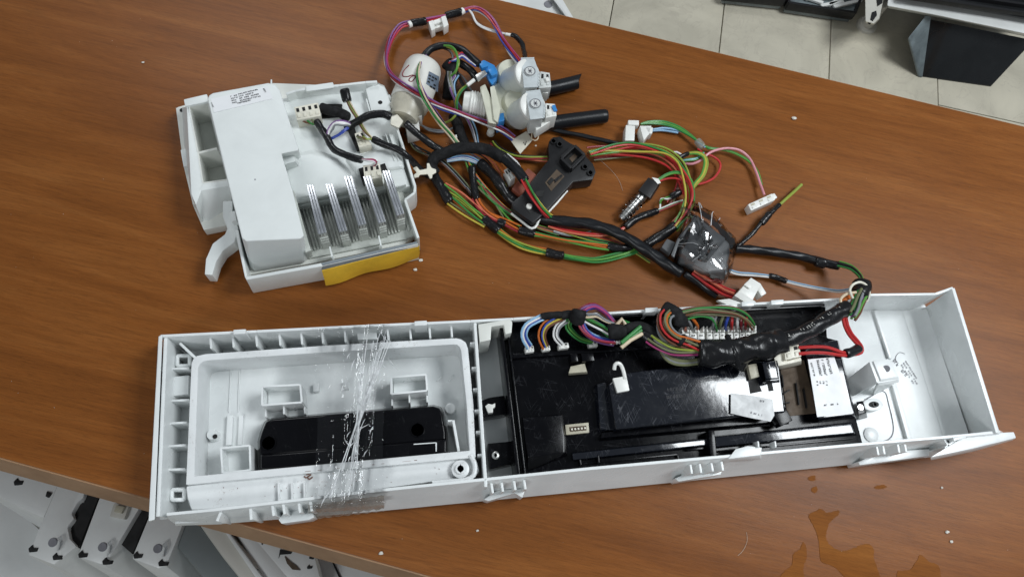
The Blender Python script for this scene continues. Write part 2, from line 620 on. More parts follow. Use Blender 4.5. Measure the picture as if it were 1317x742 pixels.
def sleeve(parent, px, r, mat='tape', z=0.006, name='sleeve', ridge=0.05, pitch=0.007, n=14, lump=0.05):
    base = crom([P(p[0], p[1], p[2] if len(p) > 2 else z) for p in px], 0.0011)
    m = len(base)
    mb = MB()
    s, rr = 0.0, []
    ph = random.uniform(0, 6)
    for i in range(m):
        if i:
            s += (base[i] - base[i - 1]).length
        saw = (s / pitch) % 1.0
        k = 1 + ridge * (saw - 0.5) + lump * math.sin(s * 230 + ph) * math.sin(s * 97 + 2 * ph)
        rr.append(r * k)
    rr[0] *= 0.86
    rr[-1] *= 0.86
    mb.tube(base, rr, n)
    # a wrapped band is never quite round
    for i in range(len(mb.v)):
        j = i // n
        d = mb.v[i] - base[j]
        mb.v[i] = base[j] + d * (1 + 0.07 * math.sin(3 * (i % n) * 6.283 / n + j * 0.35))
    for v in mb.v:
        v.z = max(v.z, 0.0004)
    return obj(name, mb, M[mat], parent, sharp=60)


def connector(parent, quad, zt, zb, mat='clip', slots=3, name='connector', along=0, latch=True, slotmat='dark'):
    """housing seen as px quad (four corners in order, row of openings runs from corner 0 to corner 1)"""
    mb = MB()
    mb.slab(quad, zt, zb)
    h = obj(name, mb, M[mat], parent, 0.0004)
    q = [P(x, y, zt) for x, y in quad]
    sl = MB()
    rb = MB()
    for i in range(slots):
        u0, u1 = (i + 0.25) / slots, (i + 0.72) / slots
        for (v0, v1) in ((0.14, 0.42), (0.56, 0.86)):
            c = []
            for u, v in ((u0, v0), (u1, v0), (u1, v1), (u0, v1)):
                a = q[0].lerp(q[1], u)
                b = q[3].lerp(q[2], u)
                c.append(a.lerp(b, v))
            if v0 < 0.5:
                sl.prism([p + Vector((0, 0, 0.00012)) for p in c], [p - Vector((0, 0, 0.0006)) for p in c])
            else:
                rb.prism([p + Vector((0, 0, 0.0007)) for p in c], [p - Vector((0, 0, 0.0006)) for p in c])
    if slots:
        obj('slot', sl, M[slotmat], h)
        obj('latch', rb, M[mat], h, 0.00015)
    return h


def scribble(parent, quad, z, rows, mat='ink', h=0.45, seed=0, name='lettering', cols=14, fill=0.7):
    """small print: rows of letter-sized strokes in the px quad (0->1 along the line, 0->3 down the rows)"""
    rnd = random.Random(seed)
    q = [P(x, y, z) for x, y in quad]
    mb = MB()
    for r_ in range(rows):
        v0 = (r_ + 0.25) / rows
        v1 = v0 + h / rows
        end = rnd.uniform(0.6, 1.0)
        for c in range(cols):
            if rnd.random() > min(1.0, fill + 0.12) or c / cols > end:
                continue
            u0 = c / cols
            u1 = u0 + 0.72 / cols

            def pt(u, v):
                return q[0].lerp(q[1], u).lerp(q[3].lerp(q[2], u), v)
            k = rnd.random()
            um, w = (u0 + u1) / 2, 0.24 / cols
            vm = (v0 + v1) / 2
            hv = 0.22 * (v1 - v0)
            strokes = [(u0, v0, u0 + w, v1)]
            if k < 0.5:
                strokes.append((u0, v0, u1, v0 + hv))
            if k > 0.3:
                strokes.append((u0, v1 - hv, u1, v1))
            if 0.2 < k < 0.8:
                strokes.append((u1 - w, v0, u1, v1))
            if k > 0.6:
                strokes.append((u0, vm - hv / 2, u1, vm + hv / 2))
            for a, b, c2, d in strokes:
                f = [pt(a, b), pt(c2, b), pt(c2, d), pt(a, d)]
                mb.add(f, [(0, 1, 2, 3)])
    return obj(name, mb, M[mat], parent)

# ================================================================== FLOOR
ZF = -0.74
fl = MB()
fl.prism([Vector((x, y, ZF - 0.004)) for x, y in ((-3, -3), (4.5, -3), (4.5, 4.5), (-3, 4.5))],
         [Vector((x, y, ZF - 0.06)) for x, y in ((-3, -3), (4.5, -3), (4.5, 4.5), (-3, 4.5))])
floor = tag(obj('floor', fl, M['grout']), kind='structure')
fu = (P(1065, 105, ZF) - P(782, 42, ZF)).normalized()
fu.z = 0
fv = (P(1065, 20, ZF) - P(1065, 105, ZF))
fv.z = 0
fv = (fv - fu * fv.dot(fu)).normalized()
TO = P(1065, 105, ZF)
TS, TL_ = 0.2497, 0.50
tm = MB()
tm.box((0, 0, 0), TS - 0.0022, TL_ - 0.0022, 0.008)
tile0 = None
for i in range(-8, 10):
    for j in range(-6, 5):
        c = TO + fu * (i + 0.5) * TS + fv * (j * TL_ + (0.5 if i % 2 else 0.12) * TL_)
        q = CR.inverted() @ (c - CAM)
        if q.z > -0.05:
            continue
        sx, sy = IW / 2 + F_PX * q.x / -q.z, IH / 2 - F_PX * q.y / -q.z
        if not (-260 < sx < 1580 and -260 < sy < 1000):
            continue
        if not (sy < 300 or sy > 500):
            continue
        if tile0 is None:
            tile0 = obj('tile', tm, M['tile'], floor, 0.0012)
            t = tile0
        else:
            t = tile0.copy()
            COL.objects.link(t)
        t.location = (c.x, c.y, ZF + random.uniform(-0.0006, 0.0006))
        t.rotation_euler = (0, 0, math.atan2(fu.y, fu.x))

# ================================================================== TABLE
tl = thing('table', 'brown wood grain table carrying the spread-out washing machine parts', 'table', (0.25, 0.05, ZF))
a0, a1 = P(640, 0, 0), P(1317, 163, 0)
b0, b1 = P(0, 588, 0), P(500, 726, 0)
da, db = (a1 - a0).normalized(), (b1 - b0).normalized()
A0, A1 = a0 - da * 0.9, a1 + da * 0.8
B0, B1 = b0 - db * 0.5, b1 + db * 1.2
top = MB()
top.prism([A0, A1, B1, B0], [p - Vector((0, 0, 0.024)) for p in (A0, A1, B1, B0)])
obj('table_top', top, M['wood'], tl, 0.0008)
eb = MB()
for (p, q) in ((B0, B1), (A0, A1)):
    d = (q - p).normalized()
    s = Vector((d.y, -d.x, 0)) * (1 if p is B0 else -1)
    w_ = 0.0085 if p is B0 else 0.0012      # the near edge slopes outwards
    dz = Vector((0, 0, -0.0010))
    eb.prism([p + dz, q + dz, q + s * 0.0010 + dz, p + s * 0.0010 + dz], [p + dz * 22, q + dz * 22, q + s * w_ + dz * 20, p + s * w_ + dz * 20])
obj('edge_band', eb, M['edge'], tl)
for p, s in ((A0, 1), (A1, -1), (B0, 1), (B1, -1)):
    g = MB()
    c = p.lerp((A0 + A1 + B0 + B1) / 4, 0.08)
    g.box((c.x, c.y, (ZF - 0.024) / 2), 0.05, 0.05, -ZF - 0.026)
    obj('leg', g, M['edge'], tl)

# ================================================================== CONTROL PANEL (white fascia lying face down)
ZR = 0.040
pn = thing('control_panel', 'long white washing machine control panel lying face down on the table', 'control panel', P(700, 520, 0))
fb = MB()
# floor sheet with the lip turned outwards along the near side
fb.slab([(214, 441), (612, 420), (1120, 392), (1190, 392), (1250, 560), (1130, 575), (760, 606), (460, 636), (205, 668)], 0.0045, 0.0012)
obj('face_plate', fb, M['panel'], pn, 0.0006)
# near side: rim, sloping wall, outer lip
NR = [(214, 663), (278, 657), (480, 633), (760, 604), (1040, 579), (1130, 571), (1242, 561.5), (1286, 557)]
NM = [(218, 669), (279, 667), (480, 646), (760, 619), (1040, 592), (1130, 582), (1226, 571), (1290, 563)]
NB = [(226, 674), (281, 674), (480, 658), (760, 631), (1040, 603), (1130, 594), (1196, 588), (1262, 575)]
w = MB()
zs = (ZR, 0.0165, 0.007)
rows = [pp(NR, zs[0]), pp(NM, zs[1]), pp(NB, zs[2])]
inn = [pp([(x, y - 4) for x, y in NR], zs[0]), pp([(x, y - 8) for x, y in NM], 0.014), pp([(x, y - 10) for x, y in NB], 0.0045)]
n = len(NR)
vs = [v for r_ in rows for v in r_] + [v for r_ in inn for v in r_]
fs = []
for k in range(n - 1):
    for r_ in range(2):
        fs.append((r_ * n + k, r_ * n + k + 1, (r_ + 1) * n + k + 1, (r_ + 1) * n + k))
        fs.append((3 * n + r_ * n + k, 3 * n + (r_ + 1) * n + k, 3 * n + (r_ + 1) * n + k + 1, 3 * n + r_ * n + k + 1))
    fs.append((k, 3 * n + k, 3 * n + k + 1, k + 1))
    fs.append((2 * n + k, 2 * n + k + 1, 5 * n + k + 1, 5 * n + k))
for k in (0, n - 1):
    fs.append((k, n + k, 4 * n + k, 3 * n + k))
    fs.append((n + k, 2 * n + k, 5 * n + k, 4 * n + k))
w.add(vs, fs)
obj('near_wall', w, M['panel'], pn, 0.0005)
# flange running out past the right-hand corner
fg = MB()
fg.loft([(1240, 561), (1286, 556), (1304, 555), (1307, 563), (1250, 577), (1196, 588)], 0.037, [(1238, 563), (1284, 560), (1300, 560), (1303, 566), (1250, 581), (1197, 592)], 0.0285)
obj('corner_flange', fg, M['panel'], pn, 0.0008)
# far wall, left wall, right wall
fw = MB()
FR = [(206, 432), (330, 426), (470, 419), (605, 413), (660, 410), (840, 399), (960, 391), (1090, 384), (1113, 379), (1203, 378), (1226, 370)]
for a, b in zip(FR, FR[1:]):
    fw.wallpx(a, b, 0.0020, ZR, 0.0012)
obj('far_wall', fw, M['panel'], pn, 0.0005)
lw = MB()
lw.loft([(204, 432), (209, 431), (199, 668), (191, 670)], ZR + 0.001, [(203, 443), (209, 442), (201, 668), (193, 672)], 0.001)
obj('end_strip', lw, M['panel'], pn, 0.0006)
lw = MB()
lw.wallpx((213, 434), (203, 664), 0.0026, ZR - 0.001, 0.001)
obj('left_wall', lw, M['panel'], pn, 0.0006)
rw = MB()
rt = pp([(1224, 371), (1228, 370), (1286, 556), (1281, 557)], ZR + 0.002)
rb_ = [P(1186, 398, 0.001), P(1189, 398, 0.001), P(1248, 562, 0.001), P(1244, 563, 0.001)]
rw.prism(rt, rb_)
obj('right_wall', rw, M['panel'], pn, 0.0006)
# curved moulding between face plate and right wall
cv = MB()
a, b = P(1160, 398, 0.0047), P(1215, 566, 0.0047)
c, d = P(1192, 397, 0.0075), P(1247, 561, 0.0075)
e, f_ = P(1180, 398, 0.0045), P(1236, 563, 0.0045)
cv.add([a, b, f_, e, d, c], [(0, 1, 2, 3), (3, 2, 4, 5)])
obj('fillet', cv, M['panel'], pn)
# raised seam ribs of the right bay
sr = MB()
sr.wallpx((1126, 399), (1146, 461), 0.0028, 0.0075, 0.004)
sr.wallpx((1150, 492), (1171, 567), 0.0040, 0.0078, 0.004)
obj('seam_rib', sr, M['panel'], pn, 0.0006)
sm = MB()
tr_ = path([(1112, 514), (1136, 503), (1143, 520), (1149, 548), (1146, 562), (1134, 568), (1114, 571)], 0.0047)
sm.tube(tr_, 0.00045, 6)
obj('seam_line', sm, M['pencil'], pn)
dm = MB()
dm.lathe(P(1120, 559, 0.0045), (0, 0, 1), [(0, 0.0058), (0.0008, 0.0058), (0.0012, 0.005), (0.0012, 0)], 24)
obj('moulding_disc', dm, M['panel'], pn)
# screw tower bridge
br = MB()
br.loft([(1123, 464), (1143, 461), (1156, 484), (1133, 488)], 0.030, [(1119, 466), (1141, 463), (1157, 492), (1129, 497)], 0.026)
bt = obj('screw_bridge', br, M['panel'], pn, 0.0008)
br = MB()
br.loft([(1118, 465), (1124, 463), (1134, 488), (1128, 492)], 0.0285, [(1086, 490), (1108, 486), (1116, 502), (1096, 510)], 0.004)
br.loft([(1128, 489), (1156, 485), (1156, 488), (1129, 493)], 0.0285, [(1122, 506), (1146, 494), (1146, 497), (1123, 509)], 0.004)
obj('side_leg', br, M['panel'], bt, 0.0005)
h_ = MB()
h_.cyl(P(1140, 474, 0.0307), P(1140, 474, 0.0285), 0.0026)
obj('screw_hole', h_, M['pencil'], bt)
sb = MB()
for k in range(1):
    c = P(1123, 520, 0.012)
    pr = []
    for i in range(28):
        a = 2 * math.pi * i / 28
        pr.append(c + Vector((0.0072 * math.cos(a) + (0.0012 if math.cos(a) > 0 else -0.0012), 0.0048 * math.sin(a), 0)))
    sb.prism(pr, [Vector((p.x, p.y, 0.004)) for p in pr])
sbo = obj('slotted_boss', sb, M['panel'], pn, 0.0008)
sh = MB()
pr = []
for i in range(24):
    a = 2 * math.pi * i / 24
    pr.append(P(1124, 520, 0.0123) + Vector((0.0042 * math.cos(a), 0.0024 * math.sin(a), 0)))
sh.prism(pr, [p - Vector((0, 0, 0.003)) for p in pr])
obj('slot', sh, M['dark'], sbo)
sh = MB()
sh.lathe(P(1125, 520, 0.0124), (0, 0, 1), [(0, 0.0021), (0.0006, 0.0020), (0.0006, 0.0013), (0.0002, 0.0012), (0.0002, 0)], 16)
obj('screw', sh, M['lock'], sbo)
scribble(pn, [(1166, 463), (1186, 494), (1178, 500), (1158, 470)], 0.0049, 3, 'pencil', 0.5, 3, cols=12, fill=0.75)
scribble(pn, [(1152, 460), (1184, 500), (1180, 504), (1148, 464)], 0.0049, 1, 'pencil', 0.7, 4, cols=15, fill=0.55)
a_ = MB()
a_.tube(path([(1153, 466), (1152, 459), (1157, 453), (1164, 455)], 0.0049), 0.0002, 5)
obj('moulded_mark', a_, M['pencil'], pn)

# channel cross ribs, left column and far row
ch = [((206.5, 474), (243, 473.5)), ((214, 515.5), (243, 514)), ((211, 544.5), (240, 543)), ((210, 574), (239, 572)), ((208, 604), (238, 603))]
for (p, q) in ch:
    m_ = MB().wallpx(p, q, 0.0016, 0.026, 0.003)
    obj('rib', m_, M['panel'], pn, 0.0003)
for x in (270, 299, 329, 359, 387, 414, 443, 498, 527, 552, 580):
    yt = 432 - (x - 206) * 0.0475 + 2
    m_ = MB().wallpx((x, yt), (x + 1.5, yt + 17), 0.0015, 0.033, 0.003)
    obj('rib', m_, M['panel'], pn, 0.0003)
m_ = MB().slab([(459, 423), (484, 421.5), (485, 436), (460, 437)], 0.026, 0.003)
obj('spacer_block', m_, M['panel'], pn, 0.0005)
m_ = MB().slab([(224, 484), (243, 482), (242, 507), (223, 509)], 0.022, 0.003)
obj('spacer_block', m_, M['panel'], pn, 0.0008)
m_ = MB().wallpx((231, 441), (251, 460), 0.0018, 0.030, 0.003)
obj('rib', m_, M['panel'], pn, 0.0003)
for c in ((236, 464), (229, 636)):
    loop = []
    for i in range(21):
        a = 2 * math.pi * i / 20
        loop.append(P(c[0] + 10 * max(-0.8, min(0.8, 1.15 * math.cos(a))), c[1] + 8 * max(-0.8, min(0.8, 1.15 * math.sin(a))), 0.022))
    g = MB().tube(loop, 0.0014, 8, cap=False)
    g.wall(P(c[0] - 8, c[1] - 7, 0.021), P(c[0] + 8, c[1] - 8, 0.021), 0.002, 0.021, 0.003)
    obj('loop_clip', g, M['panel'], pn)
# small snap tabs on the far rim
for x, y in ((308, 426), (541, 415), (838, 398), (962, 390), (1000, 388)):
    m_ = MB().slab([(x - 8, y - 2), (x + 8, y - 3), (x + 8, y + 3), (x - 8, y + 4)], ZR + 0.004, ZR - 0.012)
    obj('snap_tab', m_, M['panel'], pn, 0.0005)

# drawer frame
zf = 0.034
fo = [(239, 623), (246, 468), (248, 462), (253, 457.5), (264, 455), (420, 444), (586, 434.5), (593, 436), (599, 440), (602, 448), (609, 520), (612, 588)]
fi = [(250, 612), (255, 472), (257, 468), (261, 465), (267, 463.5), (420, 453), (583, 443), (588, 443.5), (591, 446), (593, 451), (600, 520), (604, 579)]
fr = MB().ring(fo, fi, zf, 0.004)
dfr = obj('drawer_frame', fr, M['frame'], pn, 0.0007)
g = MB().loft([(239, 624), (420, 604), (612, 588.5), (617, 606), (611, 612), (480, 630), (278, 654), (246, 656), (241, 640)], 0.030,
              [(241, 632), (420, 612), (614, 597), (617, 610), (611, 616), (480, 634), (278, 658), (248, 659), (242, 646)], 0.006)
obj('handle_shell', g, M['frame'], dfr, 0.002)
# divider wall between drawer bay and electronics bay
g = MB()
g.wallpx((611, 415), (625, 626), 0.0022, ZR, 0.003)
obj('divider_wall', g, M['panel'], pn, 0.0005)
g = MB()
for t in (0.12, 0.27, 0.40, 0.53, 0.66, 0.8):
    x, y = 611 + 14 * t, 415 + 211 * t
    g.wallpx((x, y), (x - 8, y + 1), 0.0014, 0.036, 0.006)
obj('divider_rib', g, M['panel'], pn, 0.0003)
# screw boss
bo = MB().lathe(P(592, 604, 0.030), (0, 0, 1), [(0, 0.0062), (0.0042, 0.0060), (0.0046, 0.0052), (0.0046, 0.0036), (0.0066, 0.0034), (0.0066, 0.0022), (0.0050, 0.0020), (0.0050, 0)], 28)
boss = obj('screw_boss', bo, M['frame'], pn)
obj('screw_hole', MB().cyl(P(592, 604, 0.0352), P(592, 604, 0.0356), 0.0019), M['dark'], boss)
arc = path([(605, 585), (611, 598), (609, 611), (598, 617), (575, 619), (556, 621)], 0.034)
obj('edge_bead', MB().tube(arc, 0.0017, 8), M['frame'], dfr)
# grime caught along the beam and a smear on the shell
rn = random.Random(17)
x = 392
while x < 560:
    l_ = rn.uniform(3, 12)
    y = 606.2 - (x - 392) * 0.1015
    obj('grime', MB().tube([P(x, y, 0.0338), P(x + l_, y - l_ * 0.1015, 0.0338)], rn.uniform(0.00012, 0.00034), 5), M['grime'], dfr)
    x += l_ + rn.uniform(2, 9)
for px in ([(391, 612), (394, 614), (397, 612), (400, 610)], [(396, 614), (398, 616), (402, 613)], [(394, 610), (398, 609)]):
    obj('grime', MB().tube(path(px, 0.0305), 0.0005, 5), M['grime'], dfr)
for k in range(26):
    x = rn.uniform(250, 590)
    y = rn.uniform(624, 650) - (x - 250) * 0.075
    obj('grime', MB().box(P(x, y, 0.0302), rn.uniform(.0003, .0009), .0003, .0003, rn.uniform(0, 3)), M['grime'], dfr)
# pockets in the drawer bay


def pocket(q, zt, zb=0.0046, th=0.0014, div=True):
    g = MB()
    for i in range(4):
        g.wallpx(q[i], q[(i + 1) % 4], th, zt, zb)
    o = obj('latch_pocket', g, M['panel'], pn, 0.0003)
    c = [P(x, y, zt) for x, y in q]
    mid = [a_.lerp((c[0] + c[1] + c[2] + c[3]) / 4, 0.08) for a_ in c]
    k = MB().prism([Vector((v.x, v.y, zt * 0.42)) for v in mid], [Vector((v.x, v.y, zt * 0.30)) for v in mid])
    obj('pocket_floor', k, M['panel'], o)
    if div:
        m0 = c[3].lerp(c[2], 0.5)
        dn = (c[3] - c[0]).normalized()
        k = MB().wall(m0 + dn * 0.0005, m0 + dn * 0.006, 0.0012, zt * 0.75, zb)
        k.wall(c[3] + dn * 0.001, c[3] + dn * 0.006, 0.0012, zt * 0.55, zb)
        k.wall(c[2] + dn * 0.001, c[2] + dn * 0.006, 0.0012, zt * 0.55, zb)
        obj('pocket_rib', k, M['panel'], o, 0.0002)
    return o


pocket([(337, 497), (386, 494.5), (388, 517), (337, 521)], 0.026)
pocket([(503, 485), (548, 481.5), (549, 502), (503, 506.5)], 0.026)
pocket([(284, 576), (321, 572.5), (322, 604), (286, 608)], 0.026, div=False)
g = MB().lathe(P(276.5, 561, 0.004), (0, 0, 1), [(0, 0.0046), (0.004, 0.004), (0.008, 0.0034), (0.008, 0)], 20)
sbo2 = obj('screw_post', g, M['panel'], pn)
obj('screw_hole', MB().cyl(P(276.5, 561, 0.0121), P(276.5, 561, 0.0125), 0.0016), M['dark'], sbo2)
g = MB().lathe(P(579, 527, 0.004), (0, 0, 1), [(0, 0.0042), (0.006, 0.0038), (0.0064, 0.003), (0.0064, 0)], 20)
obj('screw_post', g, M['panel'], pn)
g = MB()
g.wallpx((297, 470), (294, 530), 0.0008, 0.0056, 0.004)
g.wallpx((308, 470), (306, 530), 0.0008, 0.0056, 0.004)
g.wallpx((296, 534), (294, 572), 0.0040, 0.0085, 0.004)
g.wallpx((310, 534), (308, 572), 0.0030, 0.0070, 0.004)
obj('guide_rail', g, M['panel'], pn, 0.0004)
for c in ((407, 499, .004, .006), (446, 496, .003, .006)):
    obj('moulded_stop', MB().box(P(c[0], c[1], 0.007), c[2], c[3], 0.005), M['panel'], pn, 0.0004)
for (c, d, th, zt) in (((562, 490), (568, 483), .0012, .006), ((577, 490), (583, 483), .0012, .006), ((465, 462), (482, 461), .003, .007)):
    obj('moulded_rib', MB().wallpx(c, d, th, zt, 0.004), M['panel'], pn, 0.0004)
g = MB()
g.wallpx((583, 540), (590, 580), 0.0018, 0.030, 0.004)
g.wallpx((576, 541), (582, 541), 0.0015, 0.028, 0.004)
obj('guide_fin', g, M['panel'], pn, 0.0003)
# black handle cup seen in the drawer bay
hd = MB()
hd.loft([(334, 566), (337, 556), (342, 543), (350, 539), (430, 532.5), (557, 522.5), (565, 525), (569, 533), (573, 556), (573, 582), (334, 603)], 0.022,
        [(331, 568), (334, 556), (340, 541), (349, 537), (430, 530), (558, 520), (568, 523), (572, 532), (576, 557), (576, 586), (333, 607)], 0.005)
hdl = obj('handle_cup', hd, M['handle'], pn, 0.0014, seg=3)
g = MB().loft([(336, 586), (573, 566), (573, 582), (336, 602)], 0.0252, [(335, 583), (574, 563), (574, 583), (335, 604)], 0.0215)
obj('handle_step', g, M['handle'], hdl, 0.0008)
for x, y in ((346, 570), (537, 553)):
    g = MB().lathe(P(x, y, 0.0215), (0, 0, 1), [(0, 0.0052), (0.0016, 0.005), (0.0016, 0.0044), (0.0010, 0.0042), (0.0010, 0)], 24)
    obj('bolt_seat', g, M['handle'], hdl)
g = MB()
g.wallpx((532, 571), (561, 569), 0.0006, 0.0262, 0.025)
g.wallpx((561, 569), (561, 580), 0.0009, 0.0266, 0.025)
obj('handle_rib', g, M['panel'], hdl)
# clip groups along the near lip


def lip_clip(px, zt, teeth, foot):
    g = MB()
    g.slab(foot, 0.018, 0.001)
    o = obj('snap_bracket', g, M['panel'], pn, 0.0005)
    for (p, q) in teeth:
        k = MB().wallpx(p, q, 0.0016, zt, 0.010)
        obj('tooth', k, M['panel'], o, 0.0003)


lip_clip(None, 0.037, [((632, 621), (634, 634)), ((645, 620), (647, 632)), ((661, 618), (663, 630)), ((674, 617), (676, 629))],
         [(622, 642), (640, 630), (676, 628), (672, 640), (662, 634), (628, 644)])
lip_clip(None, 0.037, [((888, 597), (890, 609)), ((900, 596), (902, 608)), ((915, 595), (917, 606)), ((928, 593), (930, 605))],
         [(868, 615), (890, 605), (930, 602), (927, 610), (915, 612), (873, 619)])
lip_clip(None, 0.037, [((350, 650), (352, 663)), ((364, 648), (366, 661)), ((384, 647), (386, 659)), ((399, 645), (401, 657))],
         [(358, 668), (366, 657), (401, 654), (404, 665), (398, 668), (362, 673)])
lip_clip(None, 0.037, [((1128, 574), (1130, 585)), ((1136, 573), (1138, 584)), ((1155, 571), (1157, 582)), ((1164, 571), (1166, 581))],
         [(1104, 594), (1128, 582), (1166, 579), (1196, 577), (1195, 586), (1106, 598)])
for p, q in (((284, 658), (279, 670)), ((322, 653), (323, 668)), ((1232, 563), (1216, 576)), ((1215, 565), (1225, 580))):
    obj('rib', MB().wallpx(p, q, 0.0018, 0.036, 0.004), M['panel'], pn, 0.0003)
for x in (358, 375, 391):
    obj('rib', MB().wallpx((x, 620), (x + 0.5, 645), 0.0012, 0.0335, 0.024), M['frame'], pn, 0.0003)
g = MB().loft([(225, 663), (277, 657), (286, 664), (286, 670), (225, 673)], 0.012, [(225, 665), (277, 661), (286, 668), (286, 674), (225, 676)], 0.002)
obj('corner_step', g, M['panel'], pn, 0.0006)
g = MB().loft([(946, 577), (962, 573), (980, 575), (978, 585), (936, 590)], 0.041, [(946, 583), (962, 580), (980, 582), (979, 591), (938, 594)], 0.034)
obj('snap_tab', g, M['panel'], pn, 0.0006)
for x in (975, 997):
    obj('hook', MB().wallpx((x, 567), (x + 1, 575), 0.0012, 0.043, 0.034), M['panel'], pn, 0.0003)
g = MB().slab([(1226, 563), (1243, 560), (1243, 563), (1227, 567)], 0.0415, 0.036)
obj('snap_tab', g, M['panel'], pn, 0.0004)
g = MB().slab([(615, 417), (656, 410), (659, 414), (658, 428), (650, 430), (648, 418), (632, 420), (631, 437), (617, 440)], 0.042, 0.012)
obj('corner_clip', g, M['unitin'], pn, 0.0006)

# ================================================================== ELECTRONICS MODULE (black box in the panel)
em = thing('electronics_module', 'glossy black electronics housing screwed into the right half of the white panel', 'circuit housing', P(870, 520, 0.005))
ZB = 0.027
g = MB().slab([(645, 417), (1062, 394), (1064, 434), (1079, 438), (1101, 537), (1110, 571), (905, 590), (669, 611)], ZB, 0.0055)
obj('housing', g, M['black'], em, 0.001)
g = MB()
g.wallpx((644, 416), (667, 611), 0.0022, 0.036, 0.0055)
g.wallpx((652, 416), (675, 610), 0.0014, 0.033, 0.0055)
g.wallpx((646, 415), (1061, 392), 0.0018, 0.036, 0.0055)
obj('edge_rail', g, M['black'], em, 0.0004)
g = MB().slab([(655, 455), (1000, 432), (1000, 437), (656, 461)], 0.0300, 0.026)
obj('board_step', g, M['black'], em, 0.0006)
# raised cover
CVT = [(783, 494), (800, 480), (850, 474), (1000, 463), (1003, 474), (1010, 530), (960, 534), (792, 552)]
g = MB().slab(CVT, 0.042, ZB - 0.001)
cov = obj('cover', g, M['cover'], em, 0.0012, seg=3)
g = MB().loft([(768, 494), (779, 491), (790, 553), (772, 552)], 0.0335, [(763, 496), (779, 494), (790, 557), (768, 558)], ZB - 0.001)
obj('cover_shoulder', g, M['cover'], em, 0.0008)
g = MB().loft([(775, 556), (960, 537), (1012, 532), (1013, 541), (960, 546), (772, 563)], 0.0335, [(773, 558), (960, 540), (1014, 535), (1015, 546), (960, 551), (770, 568)], ZB - 0.001)
obj('cover_shoulder', g, M['black'], em, 0.0006)
scribble(cov, [(858, 497), (884, 495), (884, 502), (858, 504)], 0.0422, 1, 'ink', 0.6, 11, cols=7, fill=0.9, name='moulded_lettering')
scribble(cov, [(857, 507), (886, 504), (886, 511), (857, 514)], 0.0422, 1, 'ink', 0.6, 12, cols=7, fill=0.9, name='moulded_lettering')
# right end of the cover: openings and latch
g = MB().slab([(961, 482), (970, 479), (980, 503), (965, 506)], 0.04225, 0.0405)
obj('opening', g, M['dark'], cov)
g = MB().slab([(962, 469), (973, 467), (977, 484), (966, 487)], 0.046, 0.040)
obj('white_stud', g, M['beige'], cov, 0.0004)
g = MB().loft([(980, 465), (997, 464), (1001, 486), (985, 487)], 0.051, [(979, 466), (999, 464), (1003, 492), (984, 494)], 0.0415)
lt = obj('latch_tongue', g, M['cover'], cov, 0.0006)
g = MB()
g.box(P(989, 470, 0.0512), 0.0012, 0.0045, 0.0008)
g.wallpx((985, 489), (1002, 487.5), 0.0010, 0.0505, 0.044)
obj('tongue_rib', g, M['cover'], lt, 0.0002)
g = MB().slab([(987, 493), (993, 492), (995, 502), (989, 503)], 0.0423, 0.0405)
obj('opening', g, M['dark'], cov)
g = MB()
g.box(P(1003, 536, 0.036), 0.011, 0.012, 0.008, 0.35)
g.box(P(996, 539, 0.034), 0.008, 0.008, 0.006, 0.35)
obj('cover_hinge', g, M['black'], cov, 0.0006)
# recess with brown floor
g = MB().slab([(1003, 468), (1034, 463), (1051, 531), (1013, 535)], 0.0278, 0.0262)
rec = obj('recess_floor', g, M['brownin'], em)
g = MB()
for (a, b) in (((1006, 482), (1008, 497)), ((1008, 506), (1016, 501)), ((1010, 518), (1016, 517)), ((1024, 492), (1028, 520)), ((1034, 500), (1038, 524))):
    g.wallpx(a, b, 0.0008, 0.030, 0.0276)
obj('recess_rib', g, M['dark'], rec)
# labelled block
g = MB().loft([(1034, 444), (1077, 437), (1099, 533), (1052, 539)], 0.038, [(1033, 447), (1079, 439), (1102, 538), (1052, 544)], ZB - 0.001)
blk = obj('label_block', g, M['cover'], em, 0.0010)
g = MB().slab([(1039, 462), (1073, 459), (1098, 531), (1051, 536)], 0.0383, 0.0379)
lab = obj('label', g, M['paper'], blk)
g = MB()
scribble(lab, [(1067, 460), (1075, 491), (1070, 492), (1062, 461)], 0.0386, 1, 'ink', 0.6, 21, cols=12, fill=0.9)
scribble(lab, [(1060, 462), (1066, 483), (1053, 484), (1049, 463)], 0.0386, 2, 'ink', 0.5, 22, cols=9, fill=0.85)
scribble(lab, [(1044, 460), (1050, 484), (1046, 484), (1040, 461)], 0.0386, 1, 'ink', 0.5, 23, cols=8, fill=0.6)
scribble(lab, [(1065, 490), (1066, 496), (1050, 496), (1049, 490)], 0.0386, 4, 'ink', 0.5, 24, cols=3, fill=0.8)
scribble(lab, [(1060, 519), (1079, 517), (1079, 521), (1060, 523)], 0.0386, 1, 'ink', 0.5, 26, cols=9, fill=0.6)
